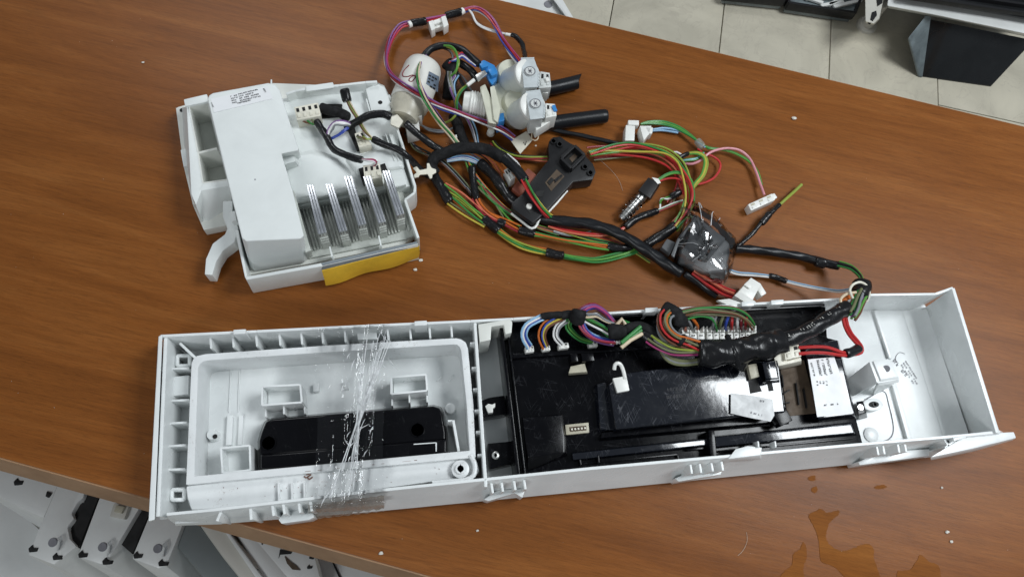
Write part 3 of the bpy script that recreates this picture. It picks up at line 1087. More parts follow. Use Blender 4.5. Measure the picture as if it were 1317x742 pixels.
# lower bars
g = MB().loft([(736, 583), (910, 564), (911, 572), (737, 591)], 0.034, [(735, 581), (910, 562), (912, 575), (738, 594)], ZB - 0.001)
obj('side_bar', g, M['cover'], em, 0.0006)
g = MB().loft([(920, 562), (1094, 544), (1099, 557), (921, 574)], 0.036, [(919, 560), (1096, 542), (1102, 560), (921, 577)], ZB - 0.001)
obj('side_bar', g, M['cover'], em, 0.0006)
g = MB().slab([(911, 553), (919, 552), (922, 588), (914, 588)], 0.038, 0.010)
obj('post', g, M['black'], em, 0.0006)
g = MB()
g.wallpx((748, 596), (871, 584), 0.0009, 0.030, 0.0265)
g.wallpx((871, 584), (873, 591), 0.0009, 0.030, 0.0265)
g.wallpx((924, 580), (1098, 563), 0.0011, 0.031, 0.0265)
g.wallpx((745, 588), (747, 598), 0.0012, 0.032, 0.0265)
g.wallpx((769, 584), (770, 595), 0.0012, 0.034, 0.0265)
g.wallpx((884, 578), (909, 575.5), 0.0013, 0.032, 0.0265)
obj('slot_rib', g, M['black'], em, 0.0002)
# square boss and socket at the left end
g = MB().loft([(672, 537), (721, 534), (726, 563), (726, 582), (679, 588), (675, 565)], 0.036, [(671, 536), (724, 532), (730, 566), (730, 587), (678, 608), (674, 566)], ZB - 0.001)
obj('square_boss', g, M['black'], em, 0.0009)
g = MB().slab([(727, 546), (757, 543), (758, 556), (728, 559)], 0.0295, 0.026)
sk = obj('socket', g, M['beige'], em, 0.0004)
g = MB().slab([(732, 549), (754, 547), (754.5, 553), (733, 555)], 0.0297, 0.0285)
obj('socket_well', g, M['brownin'], sk)
g = MB()
for i in range(5):
    g.box(P(735.5 + i * 4.2, 552 - i * 0.4, 0.0302), 0.0012, 0.0012, 0.0014)
obj('pin', g, M['conn'], sk)
# two mounting ears
e1 = MB().slab([(617, 516), (628, 511), (649, 508), (652, 532), (619, 537)], 0.020, 0.0055)
ear = obj('mounting_ear', e1, M['black'], em, 0.001)
obj('white_clip', MB().loft([(624, 522), (628, 519), (633, 520), (637, 518), (637, 523), (634, 525), (634, 530), (628, 531)], 0.0255, [(624, 523), (628, 520), (633, 521), (637, 519), (637, 524), (634, 527), (634, 532), (628, 533)], 0.0195), M['clip'], ear, 0.0004)
e2 = MB().slab([(627, 570), (666, 566), (668, 594), (630, 603)], 0.020, 0.0055)
ear = obj('mounting_ear', e2, M['black'], em, 0.001)
sc_ = MB().lathe(P(637.5, 585.5, 0.0198), (0, 0, 1), [(0, 0.0030), (0.0012, 0.0028), (0.0017, 0.0020), (0.0017, 0.0012), (0.0009, 0.0009), (0.0009, 0)], 20)
obj('screw', sc_, M['steel'], ear)
# small parts standing on the board cover
g = MB().loft([(734, 471), (752, 467), (755, 478), (731, 480)], 0.034, [(733, 473), (752, 469), (756, 481), (731, 483)], ZB - 0.001)
obj('brown_plug', g, M['beige'], em, 0.0006)
g = MB()
g.box(P(737, 462, 0.032), 0.005, 0.006, 0.010)
g.box(P(754, 462, 0.032), 0.009, 0.006, 0.012)
obj('plug_holder', g, M['black'], em, 0.0005)
g = MB().loft([(1101, 517), (1110, 515), (1114, 531), (1104, 534)], 0.030, [(1100, 518), (1111, 517), (1116, 537), (1104, 540)], 0.006)
lg = obj('side_lug', g, M['black'], em, 0.0008)
obj('screw', MB().lathe(P(1106, 524, 0.0299), (0, 0, 1), [(0, 0.0026), (0.001, 0.0022), (0.001, 0)], 16), M['steel'], lg)
# white hook clip standing on the cover
hk = thing('hook_clip', 'small white plastic hook clip on the corner of the glossy black cover', 'clip', P(798, 494, 0.042))
obj('clip_plate', MB().slab([(788, 486), (806, 483), (810, 502), (794, 505)], 0.0455, 0.0423), M['clip'], hk, 0.0008)
obj('clip_arm', MB().tube(path([(790, 475, 0.0455), (791, 469, 0.0475), (795, 467, 0.048), (799, 470, 0.047), (802, 478, 0.0455), (804, 487, 0.0455)]), 0.0014, 8), M['clip'], hk)
# paper slip lying on the cover
ps = MB().slab([(940, 505.5), (970, 509), (993.6, 513.6), (996, 534), (991, 542), (965, 537), (940, 531.4)], 0.0442, 0.0436)
psl = tag(obj('paper_slip', ps, M['slip'], loc=P(965, 523, 0.0436)), 'worn pale paper slip stuck over the right end of the black cover', 'paper')
scribble(psl, [(978, 513), (989, 515), (989, 519), (977, 517)], 0.0444, 1, 'pencil', 0.6, 31, cols=6, fill=0.6)
scribble(psl, [(966, 528), (989, 534), (989, 538), (965, 532)], 0.0444, 1, 'pencil', 0.6, 32, cols=12, fill=0.7)

# ================================================================== POWER UNIT (white moulded control unit)
pu = thing('power_unit', 'white plastic power control unit with finned heat sink and yellow taped edge', 'control unit', P(400, 255, 0))
g = MB().slab([(228, 138), (300, 118), (352, 107), (430, 110), (485, 106), (494, 110), (500, 121), (504, 134), (505, 146), (517, 187), (523, 203), (533, 240), (532, 248), (521, 257), (534, 300), (520, 314), (409, 337), (318, 354), (300, 288), (262, 296), (248, 264)], 0.010, 0.0006)
obj('tray_base', g, M['unitin'], pu, 0.0006)
# inner deck
g = MB().slab([(355, 128), (420, 117), (483, 112), (498, 124), (511, 168), (516, 205), (528, 240), (500, 243), (470, 250), (372, 268), (360, 205)], 0.020, 0.009)
deck = obj('deck', g, M['unit'], pu, 0.0012)
g = MB().loft([(372, 202), (400, 198), (432, 206), (446, 228), (452, 245), (380, 262), (366, 215)], 0.0245, [(366, 198), (405, 192), (440, 202), (455, 226), (462, 248), (378, 266), (364, 212)], 0.0195)
obj('deck_swelling', g, M['unit'], deck, 0.0022, seg=3)
g = MB().loft([(448, 205), (500, 192), (512, 200), (516, 214), (460, 222)], 0.0235, [(442, 204), (504, 187), (518, 198), (522, 218), (460, 228)], 0.0195)
obj('deck_swelling', g, M['unit'], deck, 0.0018, seg=3)
g = MB()
g.wallpx((471, 127), (477, 147), 0.0012, 0.026, 0.019)
g.wallpx((500, 170), (513, 207), 0.0010, 0.0245, 0.019)
g.wallpx((496, 172), (508, 207), 0.0010, 0.0245, 0.019)
g.wallpx((512, 239), (522, 236), 0.0016, 0.0235, 0.019)
obj('deck_rib', g, M['unit'], deck, 0.0003)
g = MB().slab([(470, 114), (486, 108), (495, 112), (503, 133), (503, 142), (478, 146)], 0.0262, 0.019)
crn = obj('corner_pad', g, M['unit'], deck, 0.0008)
obj('fixing_hole', MB().lathe(P(489, 132, 0.0264), (0, 0, 1), [(0, 0.0018), (0.0001, 0.0018), (0.0001, 0)], 16), M['dark'], crn)
# outer walls of tray
ZW = 0.030
W_ = [(368, 121), (380, 117), (395, 114), (436, 110), (470, 106), (485, 105)]
g = MB()
for a, b in zip(W_, W_[1:]):
    g.wallpx(a, b, 0.0022, ZW, 0.001)
obj('back_wall', g, M['unit'], pu, 0.0004)
g = MB().loft([(393, 111), (428, 106), (430, 113), (394, 118)], 0.031, [(393, 116), (430, 110), (430, 117), (394, 122)], 0.022)
obj('snap_tab', g, M['unit'], pu, 0.0006)
W_ = [(500, 122), (506, 134), (502, 141), (509, 160), (518, 187), (523, 204), (534, 240), (533, 248), (521, 257), (538, 306)]
g = MB()
for a, b in zip(W_, W_[1:]):
    g.wallpx(a, b, 0.0020, 0.025, 0.001)
obj('side_wall', g, M['unit'], pu, 0.0004)
g = MB()
g.loft([(315, 356), (409, 339), (535, 311), (538, 314), (411, 343), (317, 360)], ZW, [(323, 372), (411, 355), (535, 328), (539, 334), (413, 361), (326, 377)], 0.001)
obj('front_wall', g, M['unit'], pu, 0.0005)
g = MB()
g.loft([(302, 296), (306, 295), (318, 355), (315, 357)], ZW, [(311, 309), (316, 307), (328, 371), (324, 374)], 0.001)
obj('side_wall', g, M['unit'], pu, 0.0005)
# two open pockets and the slanted end of the side box
ZP = 0.034
g = MB()
for a, b in (((242, 137), (268, 132)), ((242, 137), (254, 197)), ((254, 197), (279, 191)), ((254, 197), (260, 236)), ((260, 236), (296, 231)), ((268, 132), (285, 190)), ((283, 190), (296, 231))):
    g.wallpx(a, b, 0.0020, ZP, 0.004)
obj('side_pocket', g, M['unitin'], pu, 0.0004)
g = MB().loft([(259, 236), (296, 231), (297, 239), (254, 246)], ZP, [(249, 264), (295, 254), (299, 272), (262, 296)], 0.003)
obj('side_box', g, M['unit'], pu, 0.0006)
g = MB().loft([(240, 138), (244, 137), (262, 238), (252, 264), (246, 250)], ZP, [(230, 139), (238, 139), (262, 250), (262, 292), (250, 264)], 0.004)
obj('side_flange', g, M['unit'], pu, 0.0006)
g = MB().slab([(226, 139), (242, 134), (248, 170), (251, 214), (259, 255), (248, 264), (236, 214)], 0.016, 0.006)
obj('edge_flange', g, M['unitin'], pu, 0.0006)
g = MB().slab([(232, 193), (240, 191), (243, 212), (236, 215)], 0.021, 0.008)
obj('snap_tab', g, M['unit'], pu, 0.0005)
g = MB().slab([(236, 128), (266, 121), (268, 131), (238, 137)], 0.036, 0.006)
crn = obj('corner_pad', g, M['unit'], pu, 0.0008)
obj('fixing_hole', MB().lathe(P(234, 142, 0.0162), (0, 0, 1), [(0, 0.0018), (0.0002, 0.0018), (0.0002, 0)], 16), M['dark'], pu)
# tall cover
T = [(267, 128), (269, 123), (274, 120), (345, 107), (354, 109), (360, 117), (371, 152), (384, 191), (383, 194), (362, 198), (377, 248), (391, 303), (386, 307), (316, 310), (311, 306), (300, 262)]
Bm = [(268, 140), (272, 133), (278, 130), (345, 119), (356, 121), (362, 129), (374, 165), (388, 205), (386, 208), (366, 212), (380, 258), (395, 334), (391, 338), (328, 349), (322, 344), (303, 275)]
tc_ = MB().loft(T, 0.053, Bm, 0.012)
tco = obj('tall_cover', tc_, M['unit'], pu, 0.0026, seg=4)
g = MB().loft([(358, 193), (376, 190), (380, 208), (366, 212)], 0.040, [(358, 197), (380, 194), (386, 214), (368, 220)], 0.022)
obj('cover_step', g, M['unit'], tco, 0.0012)
g = MB().cyl(P(349, 110, 0.052), P(349, 103, 0.052), 0.0008, 0.0006, 8)
obj('gate_stub', g, M['unit'], tco)
obj('gate_mark', MB().lathe(P(328, 231, 0.0531), (0, 0, 1), [(0, 0.0006), (0.0002, 0.0005), (0.0002, 0)], 8), M['pencil'], tco)
g = MB().slab([(271, 127.5), (344, 111), (351, 127), (275, 145)], 0.05335, 0.0531)
lb = obj('label', g, M['paper'], tco)
scribble(lb, [(296, 123), (305, 121), (308, 132), (299, 134)], 0.0536, 4, 'ink', 0.5, 41, cols=4, fill=0.75)
scribble(lb, [(306, 120), (334, 113), (336, 125), (309, 131)], 0.0536, 4, 'ink', 0.52, 42, cols=13, fill=0.8)
scribble(lb, [(305, 131.5), (333, 125), (333, 127.5), (305, 134.5)], 0.0536, 1, 'ink', 0.6, 43, cols=16, fill=0.95)
scribble(lb, [(341, 113.5), (344, 120.5), (341, 121.5), (338, 114.5)], 0.0536, 1, 'ink', 0.7, 44, cols=5, fill=1.0)
scribble(lb, [(273, 132), (277, 141), (275, 141.5), (271, 132.5)], 0.0536, 1, 'ink', 0.7, 45, cols=7, fill=0.9)
# hook lever at the lower left corner
g = MB()
lev = [(298, 268), (297, 285), (302, 298), (296, 308), (280, 318), (271, 334), (267, 352)]
lo = pp(lev, 0.020)
vs, fs = [], []
for i, p in enumerate(lo):
    wd = (0.007, 0.007, 0.008, 0.010, 0.010, 0.008, 0.0055)[i]
    d = (lo[min(i + 1, 6)] - lo[max(i - 1, 0)]).normalized()
    s = Vector((-d.y, d.x, 0))
    zt = (0.032, 0.030, 0.026, 0.022, 0.020, 0.019, 0.018)[i]
    zb = (0.020, 0.018, 0.014, 0.008, 0.006, 0.005, 0.004)[i]
    # stays on its line of sight start point but is a solid bar
    vs += [Vector((p.x, p.y, zt)) - s * wd * .5, Vector((p.x, p.y, zt)) + s * wd * .5, Vector((p.x, p.y, zb)) + s * wd * .5, Vector((p.x, p.y, zb)) - s * wd * .5]
for i in range(6):
    for k in range(4):
        a = i * 4
        fs.append((a + k, a + (k + 1) % 4, a + 4 + (k + 1) % 4, a + 4 + k))
fs += [(0, 1, 2, 3), (27, 26, 25, 24)]
g.add(vs, fs)
obj('hook_lever', g, M['unit'], pu, 0.0006)
g = MB().slab([(295, 273), (302, 271), (304, 283), (298, 285)], 0.034, 0.012)
g.add([], [])
obj('lever_pivot', g, M['unit'], pu, 0.0005)
# heat sink
hs = MB().slab([(372, 252), (400, 246), (512, 225), (534, 303), (520, 308), (398, 332)], 0.0125, 0.0102)
hso = obj('heat_sink', hs, M['aludark'], pu, 0.0003)
fins = [((394, 238), (403, 238), (420, 298.5), (409, 301)), ((418.5, 237), (428, 236.5), (446.6, 296), (436, 298)), ((442, 227), (453, 226.5), (471, 287.6), (460.6, 290)),
        ((467, 227), (477, 226), (496, 284.4), (486.5, 287)), ((492, 219.5), (501.5, 219), (520, 274.7), (510, 277.5))]
for qd in fins:
    a, b, c, d = [P(x, y, 0.041) for x, y in qd]
    g = MB()
    for (u0, u1) in ((0.0, 0.30), (0.35, 0.65), (0.70, 1.0)):
        t = [a.lerp(b, u0), a.lerp(b, u1), d.lerp(c, u1), d.lerp(c, u0)]
        g.prism(t, [Vector((v.x, v.y, 0.0352)) for v in t])
    fo_ = obj('fin', g, M['alu'], hso, 0.0002)
    t = [a, b, c, d]
    k = MB().prism([Vector((v.x, v.y, 0.0396)) for v in t], [Vector((v.x, v.y, 0.0120)) for v in t])
    for zz in (0.033, 0.029, 0.025):
        e0, e1 = d - (d - a).normalized() * 0.0004, c - (c - b).normalized() * 0.0004
        k.wall(Vector((e0.x, e0.y, 0)), Vector((e1.x, e1.y, 0)), 0.0018, zz, zz - 0.0018)
    obj('fin_body', k, M['aludark'], fo_, 0.0002)
# low grooved fins between
for i in range(6):
    x0 = 384 + i * 25
    y0 = 268 - i * 5.2
    k = MB()
    for j in range(4 if i < 5 else 1):
        p, q = (x0 + j * 4.2 + 1, y0 - j * 0.9), (x0 + j * 4.2 + 17, y0 + 54 - j * 1.2)
        k.wallpx(p, q, 0.0014, 0.0150, 0.0123)
    obj('low_fin', k, M['aludark'], hso, 0.0002)
k = MB().loft([(372, 247), (378, 245), (400, 322), (393, 325)], 0.030, [(374, 250), (379, 248), (402, 330), (395, 333)], 0.012)
obj('end_fin', k, M['aludark'], hso, 0.0003)
k = MB()
k.wallpx((381, 264), (508, 236), 0.0018, 0.0165, 0.0122)
obj('gasket', k, M['dark'], hso)
for x, y in ((427, 330), (490, 316)):
    obj('lip_rib', MB().wallpx((x - 3, y - 13), (x, y), 0.0012, 0.030, 0.012), M['unit'], pu, 0.0003)
# grey and yellow tape over the front lip
g = MB().loft([(413, 338), (536, 310.5), (537, 313), (415, 341)], 0.0306, [(412.5, 345), (538, 314), (538.5, 317.5), (414.5, 348)], 0.0245)
obj('adhesive_strip', g, M['foam'], pu, 0.0003)
g = MB()
m_ = 14
tp, bt_ = [], []
for i in range(m_ + 1):
    u = i / m_
    tp.append(P(414 + 125 * u, 346 - 31.5 * u, 0.0255) + Vector((0, -0.0016, 0)))
    off = 0.0045 + 0.0022 * math.sin(u * 7 + 1) + 0.0012 * math.sin(u * 23)
    q = P(419 + 119.5 * u, 367.5 - 34.5 * u, 0.004 + 0.002 * abs(math.sin(u * 9)))
    bt_.append(q + Vector((0, -0.001 * math.sin(u * 11), 0)))
vs, fs = [], []
for a, b in zip(tp, bt_):
    mdl = a.lerp(b, 0.5) + Vector((0.0004, -0.0012, 0))
    bk = Vector((0.0002, 0.0007, 0))
    vs += [a, mdl, b, a + bk, mdl + bk, b + bk]
for i in range(m_):
    for k in (0, 1):
        fs.append((i * 6 + k, i * 6 + k + 1, i * 6 + 6 + k + 1, i * 6 + 6 + k))
        fs.append((i * 6 + 3 + k, i * 6 + 9 + k, i * 6 + 9 + k + 1, i * 6 + 3 + k + 1))
    fs.append((i * 6, i * 6 + 6, i * 6 + 9, i * 6 + 3))
    fs.append((i * 6 + 2, i * 6 + 5, i * 6 + 11, i * 6 + 8))
g.add(vs, fs)
obj('yellow_tape', g, M['yellow'], pu, sharp=70)
# sockets on the deck
c1 = connector(pu, [(378, 138), (409, 132), (413, 149), (382, 155)], 0.031, 0.019, 'conn', 4, 'socket')
g = MB().slab([(413, 134), (440, 134), (438, 150), (414, 152)], 0.0215, 0.0195)
obj('dark_opening', g, M['dark'], pu)
obj('dark_opening', MB().slab([(447, 166), (456, 164), (464, 190), (459, 192)], 0.0242, 0.0195), M['dark'], pu)
connector(pu, [(456, 172), (466, 168), (478, 186), (462, 190)], 0.029, 0.019, 'conn', 2, 'socket')
obj('dark_opening', MB().slab([(461, 217), (468, 215), (472, 234), (467, 236)], 0.0250, 0.0195), M['dark'], pu)
obj('dark_opening', MB().slab([(489, 212), (495, 210), (498, 218), (491, 219)], 0.0250, 0.0195), M['dark'], pu)
connector(pu, [(467, 213), (488, 210), (491.5, 228), (469, 232)], 0.034, 0.019, 'conn', 3, 'socket')

# ================================================================== WHITE PUMP CYLINDER
pm = thing('pump', 'white plastic cylinder with red marker scribble and blue-grey sticker', 'pump', P(535, 140, 0))
a, b = P(543, 92, 0.022), P(528, 131, 0.022)
ax = (b - a).normalized()
Lc = (b - a).length
g = MB().lathe(a - ax * 0.010, ax, [(0, 0), (0.0004, 0.006), (0.0015, 0.0105), (0.004, 0.0145), (0.008, 0.0160), (0.012, 0.0163), (Lc + 0.010, 0.0168), (Lc + 0.012, 0.0160)], 36)
obj('pump_body', g, M['pump'], pm, sharp=50)
g = MB().lathe(b + ax * 0.001, ax, [(0, 0.0150), (0.004, 0.0158), (0.006, 0.0145), (0.010, 0.0150), (0.014, 0.0120), (0.018, 0.0115), (0.019, 0)], 32)
pb = obj('pump_base', g, M['pumpbase'], pm, sharp=45)
sd = ax.cross(Vector((0, 0, 1)))
g = MB().cyl(b + ax * 0.006 + sd * 0.012 - Vector((0, 0, 0.002)), b + ax * 0.014 + sd * 0.020 - Vector((0, 0, 0.010)), 0.0046, 0.0042, 20)
g.add([], [])
obj('hose_spigot', g, M['pumpbase'], pb)
connector(pm, [(523, 138), (540, 134), (543, 150), (522, 152)], 0.026, 0.012, 'clip', 0, 'plug_housing')
connector(pm, [(520, 151), (538, 149), (540, 168), (524, 172)], 0.021, 0.006, 'clip', 2, 'plug_housing')
# sticker and marker wrapped on the barrel


def on_barrel(x, y, lift=0.0002, rad=0.0164):
    """point of the pump barrel seen at photo position x, y"""
    d = (CR @ Vector(((x - IW / 2) / F_PX, -(y - IH / 2) / F_PX, -1.0))).normalized()
    w = CAM - a
    dp, wp = d - ax * d.dot(ax), w - ax * w.dot(ax)
    A, B, C_ = dp.dot(dp), 2 * dp.dot(wp), wp.dot(wp) - (rad + lift) ** 2
    disc = max(0.0, B * B - 4 * A * C_)
    return CAM + d * ((-B - math.sqrt(disc)) / (2 * A))


def patch(quad, lift, nu=8, nv=6):
    vs = []
    for j in range(nv + 1):
        for i in range(nu + 1):
            u, v = i / nu, j / nv
            x = (quad[0][0] * (1 - u) + quad[1][0] * u) * (1 - v) + (quad[3][0] * (1 - u) + quad[2][0] * u) * v
            y = (quad[0][1] * (1 - u) + quad[1][1] * u) * (1 - v) + (quad[3][1] * (1 - u) + quad[2][1] * u) * v
            vs.append(on_barrel(x, y, lift))
    return vs, [(j * (nu + 1) + i, j * (nu + 1) + i + 1, (j + 1) * (nu + 1) + i + 1, (j + 1) * (nu + 1) + i) for j in range(nv) for i in range(nu)]


stk = obj('sticker', MB().add(*patch([(552, 92), (565, 99), (563, 119), (548, 108)], 0.0004)), M['bluelabel'], pm)
g = MB()
for r_ in range(4):
    for c_ in range(3):
        if (r_ + c_) % 4 == 3:
            continue
        x0, y0 = 552 + c_ * 3.8 - r_ * 0.8, 96 + r_ * 4 + c_ * 2.1
        g.add(*patch([(x0, y0), (x0 + 2.8, y0 + 1.6), (x0 + 2.4, y0 + 3.4), (x0 - 0.4, y0 + 1.8)], 0.0007, 2, 2))
obj('lettering', g, M['dark'], stk)
mk = [(526, 84), (519, 92), (518, 98), (524, 99), (530, 97), (534, 99), (530, 105), (526, 104), (528, 100), (533, 97)]
pts = crom([on_barrel(x, y, 0.0003) for x, y in mk], 0.0008)
obj('marker_scribble', MB().tube(pts, 0.00045, 6), M['marker'], pm)

# ================================================================== TWIN INLET VALVE
vl = thing('inlet_valve', 'cream twin solenoid water inlet valve with two grey coils and black hoses', 'valve', P(655, 140, 0))
# threaded inlet
a, b = P(596, 133, 0.017), P(625, 137, 0.017)
ax = (b - a).normalized()
L_ = (b - a).length
prof = [(0, 0.0080), (0.0002, 0.0098), (0.0045, 0.0103)]
d = 0.0055
while d < L_ - 0.004:
    prof += [(d, 0.0104), (d + 0.0008, 0.0115), (d + 0.0014, 0.0115), (d + 0.0021, 0.0104)]
    d += 0.0024
prof += [(L_, 0.0112)]
obj('threaded_inlet', MB().lathe(a, ax, prof, 32), M['clip'], vl, sharp=60)
obj('inlet_bore', MB().lathe(a - ax * 0.0003, ax, [(0, 0.0078), (0.0002, 0.0078), (0.0002, 0)], 24), M['beige'], vl)
g = MB().loft([(617, 112), (624, 108), (642, 150), (638, 160), (628, 158)], 0.034, [(617, 120), (623, 116), (640, 160), (637, 168), (627, 166)], 0.006)
obj('flange', g, M['valve'], vl, 0.0012)
g = MB().loft([(630, 112), (636, 110), (644, 140), (640, 158), (635, 154)], 0.036, [(631, 118), (637, 118), (645, 148), (641, 164), (636, 160)], 0.008)
obj('flange', g, M['valve'], vl, 0.0010)
# body lobes
g = MB().lathe(P(653, 113, 0.002), (0.10, 0.0, 1), [(0, 0.008), (0.001, 0.0125), (0.010, 0.0150), (0.018, 0.0150), (0.023, 0.0125), (0.024, 0)], 36)
obj('valve_body', g, M['valve'], vl, sharp=50)
g = MB().lathe(P(662, 151, 0.002), (0.10, 0.0, 1), [(0, 0.008), (0.001, 0.0130), (0.010, 0.0158), (0.018, 0.0158), (0.023, 0.0130), (0.024, 0)], 36)
obj('valve_body', g, M['valve'], vl, sharp=50)
g = MB().loft([(632, 110), (652, 100), (668, 140), (660, 158), (640, 150)], 0.022, [(632, 118), (652, 108), (668, 148), (660, 164), (640, 158)], 0.004)
obj('valve_bridge', g, M['valve'], vl, 0.003, seg=3)
# blue clips
g = MB().loft([(617, 80), (622, 77), (636, 84), (640, 92), (638, 104), (633, 110), (628, 103), (624, 92)], 0.034, [(617, 86), (622, 83), (636, 90), (641, 98), (639, 110), (634, 116), (629, 109), (624, 98)], 0.012)
bc = obj('blue_clip', g, M['blue'], vl, 0.0014)
g = MB()
g.box(P(622, 86, 0.036), 0.006, 0.005, 0.005, 0.4)
g.box(P(633, 95, 0.036), 0.005, 0.007, 0.005, 0.4)
obj('blue_lug', g, M['blue'], bc, 0.0006)
obj('blue_clip', MB().slab([(638, 147), (648, 145), (649, 155), (640, 158)], 0.026, 0.010), M['blue'], vl, 0.0006)


def coil(base, topc, plate, disc, seed):
    b0_, t0 = P(base[0], base[1], 0.018), P(topc[0], topc[1], 0.044)
    ax = (t0 - b0_).normalized()
    L = (t0 - b0_).length
    c = obj('coil', MB().lathe(b0_, ax, [(0, 0), (0.0001, 0.0112), (0.001, 0.0118), (L - 0.0055, 0.0118), (L - 0.005, 0.0112), (L - 0.005, 0)], 36), M['coil'], vl, sharp=50)
    obj('coil_collar', MB().lathe(t0 - ax * 0.0065, ax, [(0, 0.0108), (0.0005, 0.0124), (0.0030, 0.0124), (0.0038, 0.0112), (0.0038, 0)], 36), M['clip'], c, sharp=40)
    mid_ = (sum(x for x, y in plate) / len(plate), sum(y for x, y in plate) / len(plate))
    bq = [(mid_[0] + (x - mid_[0]) * .94, mid_[1] + (y - mid_[1]) * .94) for x, y in plate]
    obj('bobbin', MB().slab(bq, 0.0444, 0.022), M['coil'], c, 0.0006)
    k = MB().slab(plate, 0.0460, 0.0446)
    # folded flange of the bracket on the far edge and on the left edge
    q = pp(plate, 0.0446)
    k.wall(q[0], q[1], 0.0012, 0.0455, 0.022)
    br_ = obj('bracket', k, M['bracket'], c, 0.0003)
    tth = MB()
    for i in range(5):
        m0 = q[3].lerp(q[2], (i + 0.3) / 5.2)
        tth.box(m0 + Vector((0, 0, 0.0004)), 0.0016, 0.0024, 0.0026)
    obj('crimp_tooth', tth, M['bracket'], br_, 0.0002)
    dc = P(disc[0], disc[1], 0.0464)
    d_ = obj('screw_disc', MB().lathe(dc - Vector((0, 0, 0.0006)), (0, 0, 1), [(0, 0.0046), (0.0012, 0.0044), (0.0016, 0.0038), (0.0010, 0.0033), (0.0010, 0)], 28), M['coil'], br_)
    rn = random.Random(seed)
    s = MB()
    for i in range(3):
        s.box(dc + Vector((0, 0, 0.0006)), 0.0058, 0.0010, 0.0006, i * 1.05 + seed)
    obj('screw_slot', s, M['pencil'], d_)
    rg = [dc + Vector((0.0042 * math.cos(t * .3), 0.0042 * math.sin(t * .3), 0.0010)) for t in range(22)]
    obj('screw_rim', MB().tube(rg, 0.0004, 6, cap=False), M['pencil'], d_)
    return c


coil((656, 107), (682, 94), [(670, 76), (687, 75.5), (693, 92), (692, 112), (674, 113)], (681.5, 92.5), 1)
coil((666, 150), (689, 135), [(676, 119), (695, 117), (701, 135), (699, 152), (682, 154)], (688.5, 134), 2)
for q1, q2, nm in (([(695, 92), (707, 94), (709, 112), (693, 114)], [(693, 112), (708, 108), (705, 120), (695, 120)], 1), ([(702, 133), (714, 134), (716, 149), (702, 152)], [(686, 158), (716, 148), (712, 154), (690, 168)], 2)):
    k = connector(vl, q1, 0.037, 0.020, 'coil' if nm == 1 else 'clip', 2, 'terminal_housing')
    obj('terminal_skirt', MB().slab(q2, 0.030, 0.018), M['clip'], k, 0.0005)
obj('terminal_pin', MB().box(P(704, 103, 0.0382), 0.003, 0.004, 0.002, 0.2), M['clip'], vl, 0.0003)
obj('terminal_pin', MB().box(P(713, 140, 0.0378), 0.003, 0.006, 0.002, 0.2), M['blue'], vl, 0.0003)
# black hoses
g = MB()
pts = crom([P(690, 117, 0.0075), P(712, 113, 0.0072), P(732, 108.5, 0.0068), P(744, 105.5, 0.0066)])
g.tube(pts, 0.0062, 20)
for v in g.v[-20:]:
    sdir = (pts[-1] - pts[-2]).normalized()
    v += sdir * ((v - pts[-1]).y * 0.9)
obj('hose', g, M['rubber'], vl, sharp=60)
g = MB()
pts = crom([P(694, 162, 0.0075), P(720, 157, 0.0072), P(750, 153, 0.007), P(774, 150, 0.0068), P(781, 149.5, 0.0068)])
rr = [0.0062] * len(pts)
rr[-1], rr[-2] = 0.0052, 0.0060
g.tube(pts, rr, 20)
obj('hose', g, M['rubber'], vl, sharp=60)
obj('valve_foot', MB().lathe(P(631, 172, 0.003), (0, 0, 1), [(0, 0.0035), (0.004, 0.003), (0.005, 0)], 16), M['clip'], vl)
# tag with the letter V hung on the lower coil
tg = tag(obj('paper_tag', MB().loft([(657, 181), (677, 169), (685, 180), (669, 198)], 0.011, [(657, 181.5), (677, 169.5), (685, 180.5), (669, 198.5)], 0.0106), M['tagpaper'], loc=P(670, 183, 0.0106)),
         'folded cream paper tag marked with a small V below the valve coils', 'tag')
obj('lettering', MB().tube([P(673.5, 183, 0.0113), P(675.5, 187, 0.0113), P(677, 182, 0.0113)], 0.00032, 5), M['ink'], tg)
obj('wire_loop', MB().tube(path([(683, 178, 0.012), (688, 181, 0.013), (692, 178, 0.014), (692, 168, 0.016), (687, 166, 0.016), (684, 172, 0.014), (684, 178, 0.012)]), 0.0006, 6), M['w_cream'], tg)

# ================================================================== DOOR LOCK
dl = thing('door_lock', 'flat black door lock body with square frame, pin holes and white edge strip', 'door lock', P(710, 230, 0))
out_ = [(706, 182), (711, 176.5), (721, 175.5), (728, 181), (737, 186), (751, 198.5), (763, 211), (766.5, 221), (762, 231), (737, 234), (731, 241), (707, 267), (693, 281), (685, 287), (660, 269), (658, 261), (672.5, 249), (693, 221), (706, 205), (705, 192)]
obj('lock_body', MB().slab(out_, 0.015, 0.002), M['lock'], dl, 0.0009)
g = MB()
sq = [(722, 203), (739, 187), (752, 199), (735, 216)]
for i in range(4):
    g.wallpx(sq[i], sq[(i + 1) % 4], 0.0026, 0.0215, 0.014)
sqf = obj('square_frame', g, M['lock'], dl, 0.0005)
obj('frame_well', MB().slab([(724, 203), (739, 189), (750, 199), (735, 214)], 0.0154, 0.0146), M['dark'], sqf)
obj('well_floor', MB().slab([(732, 204), (739, 198), (743, 201), (736, 209)], 0.0157, 0.0148), M['brownin'], sqf)
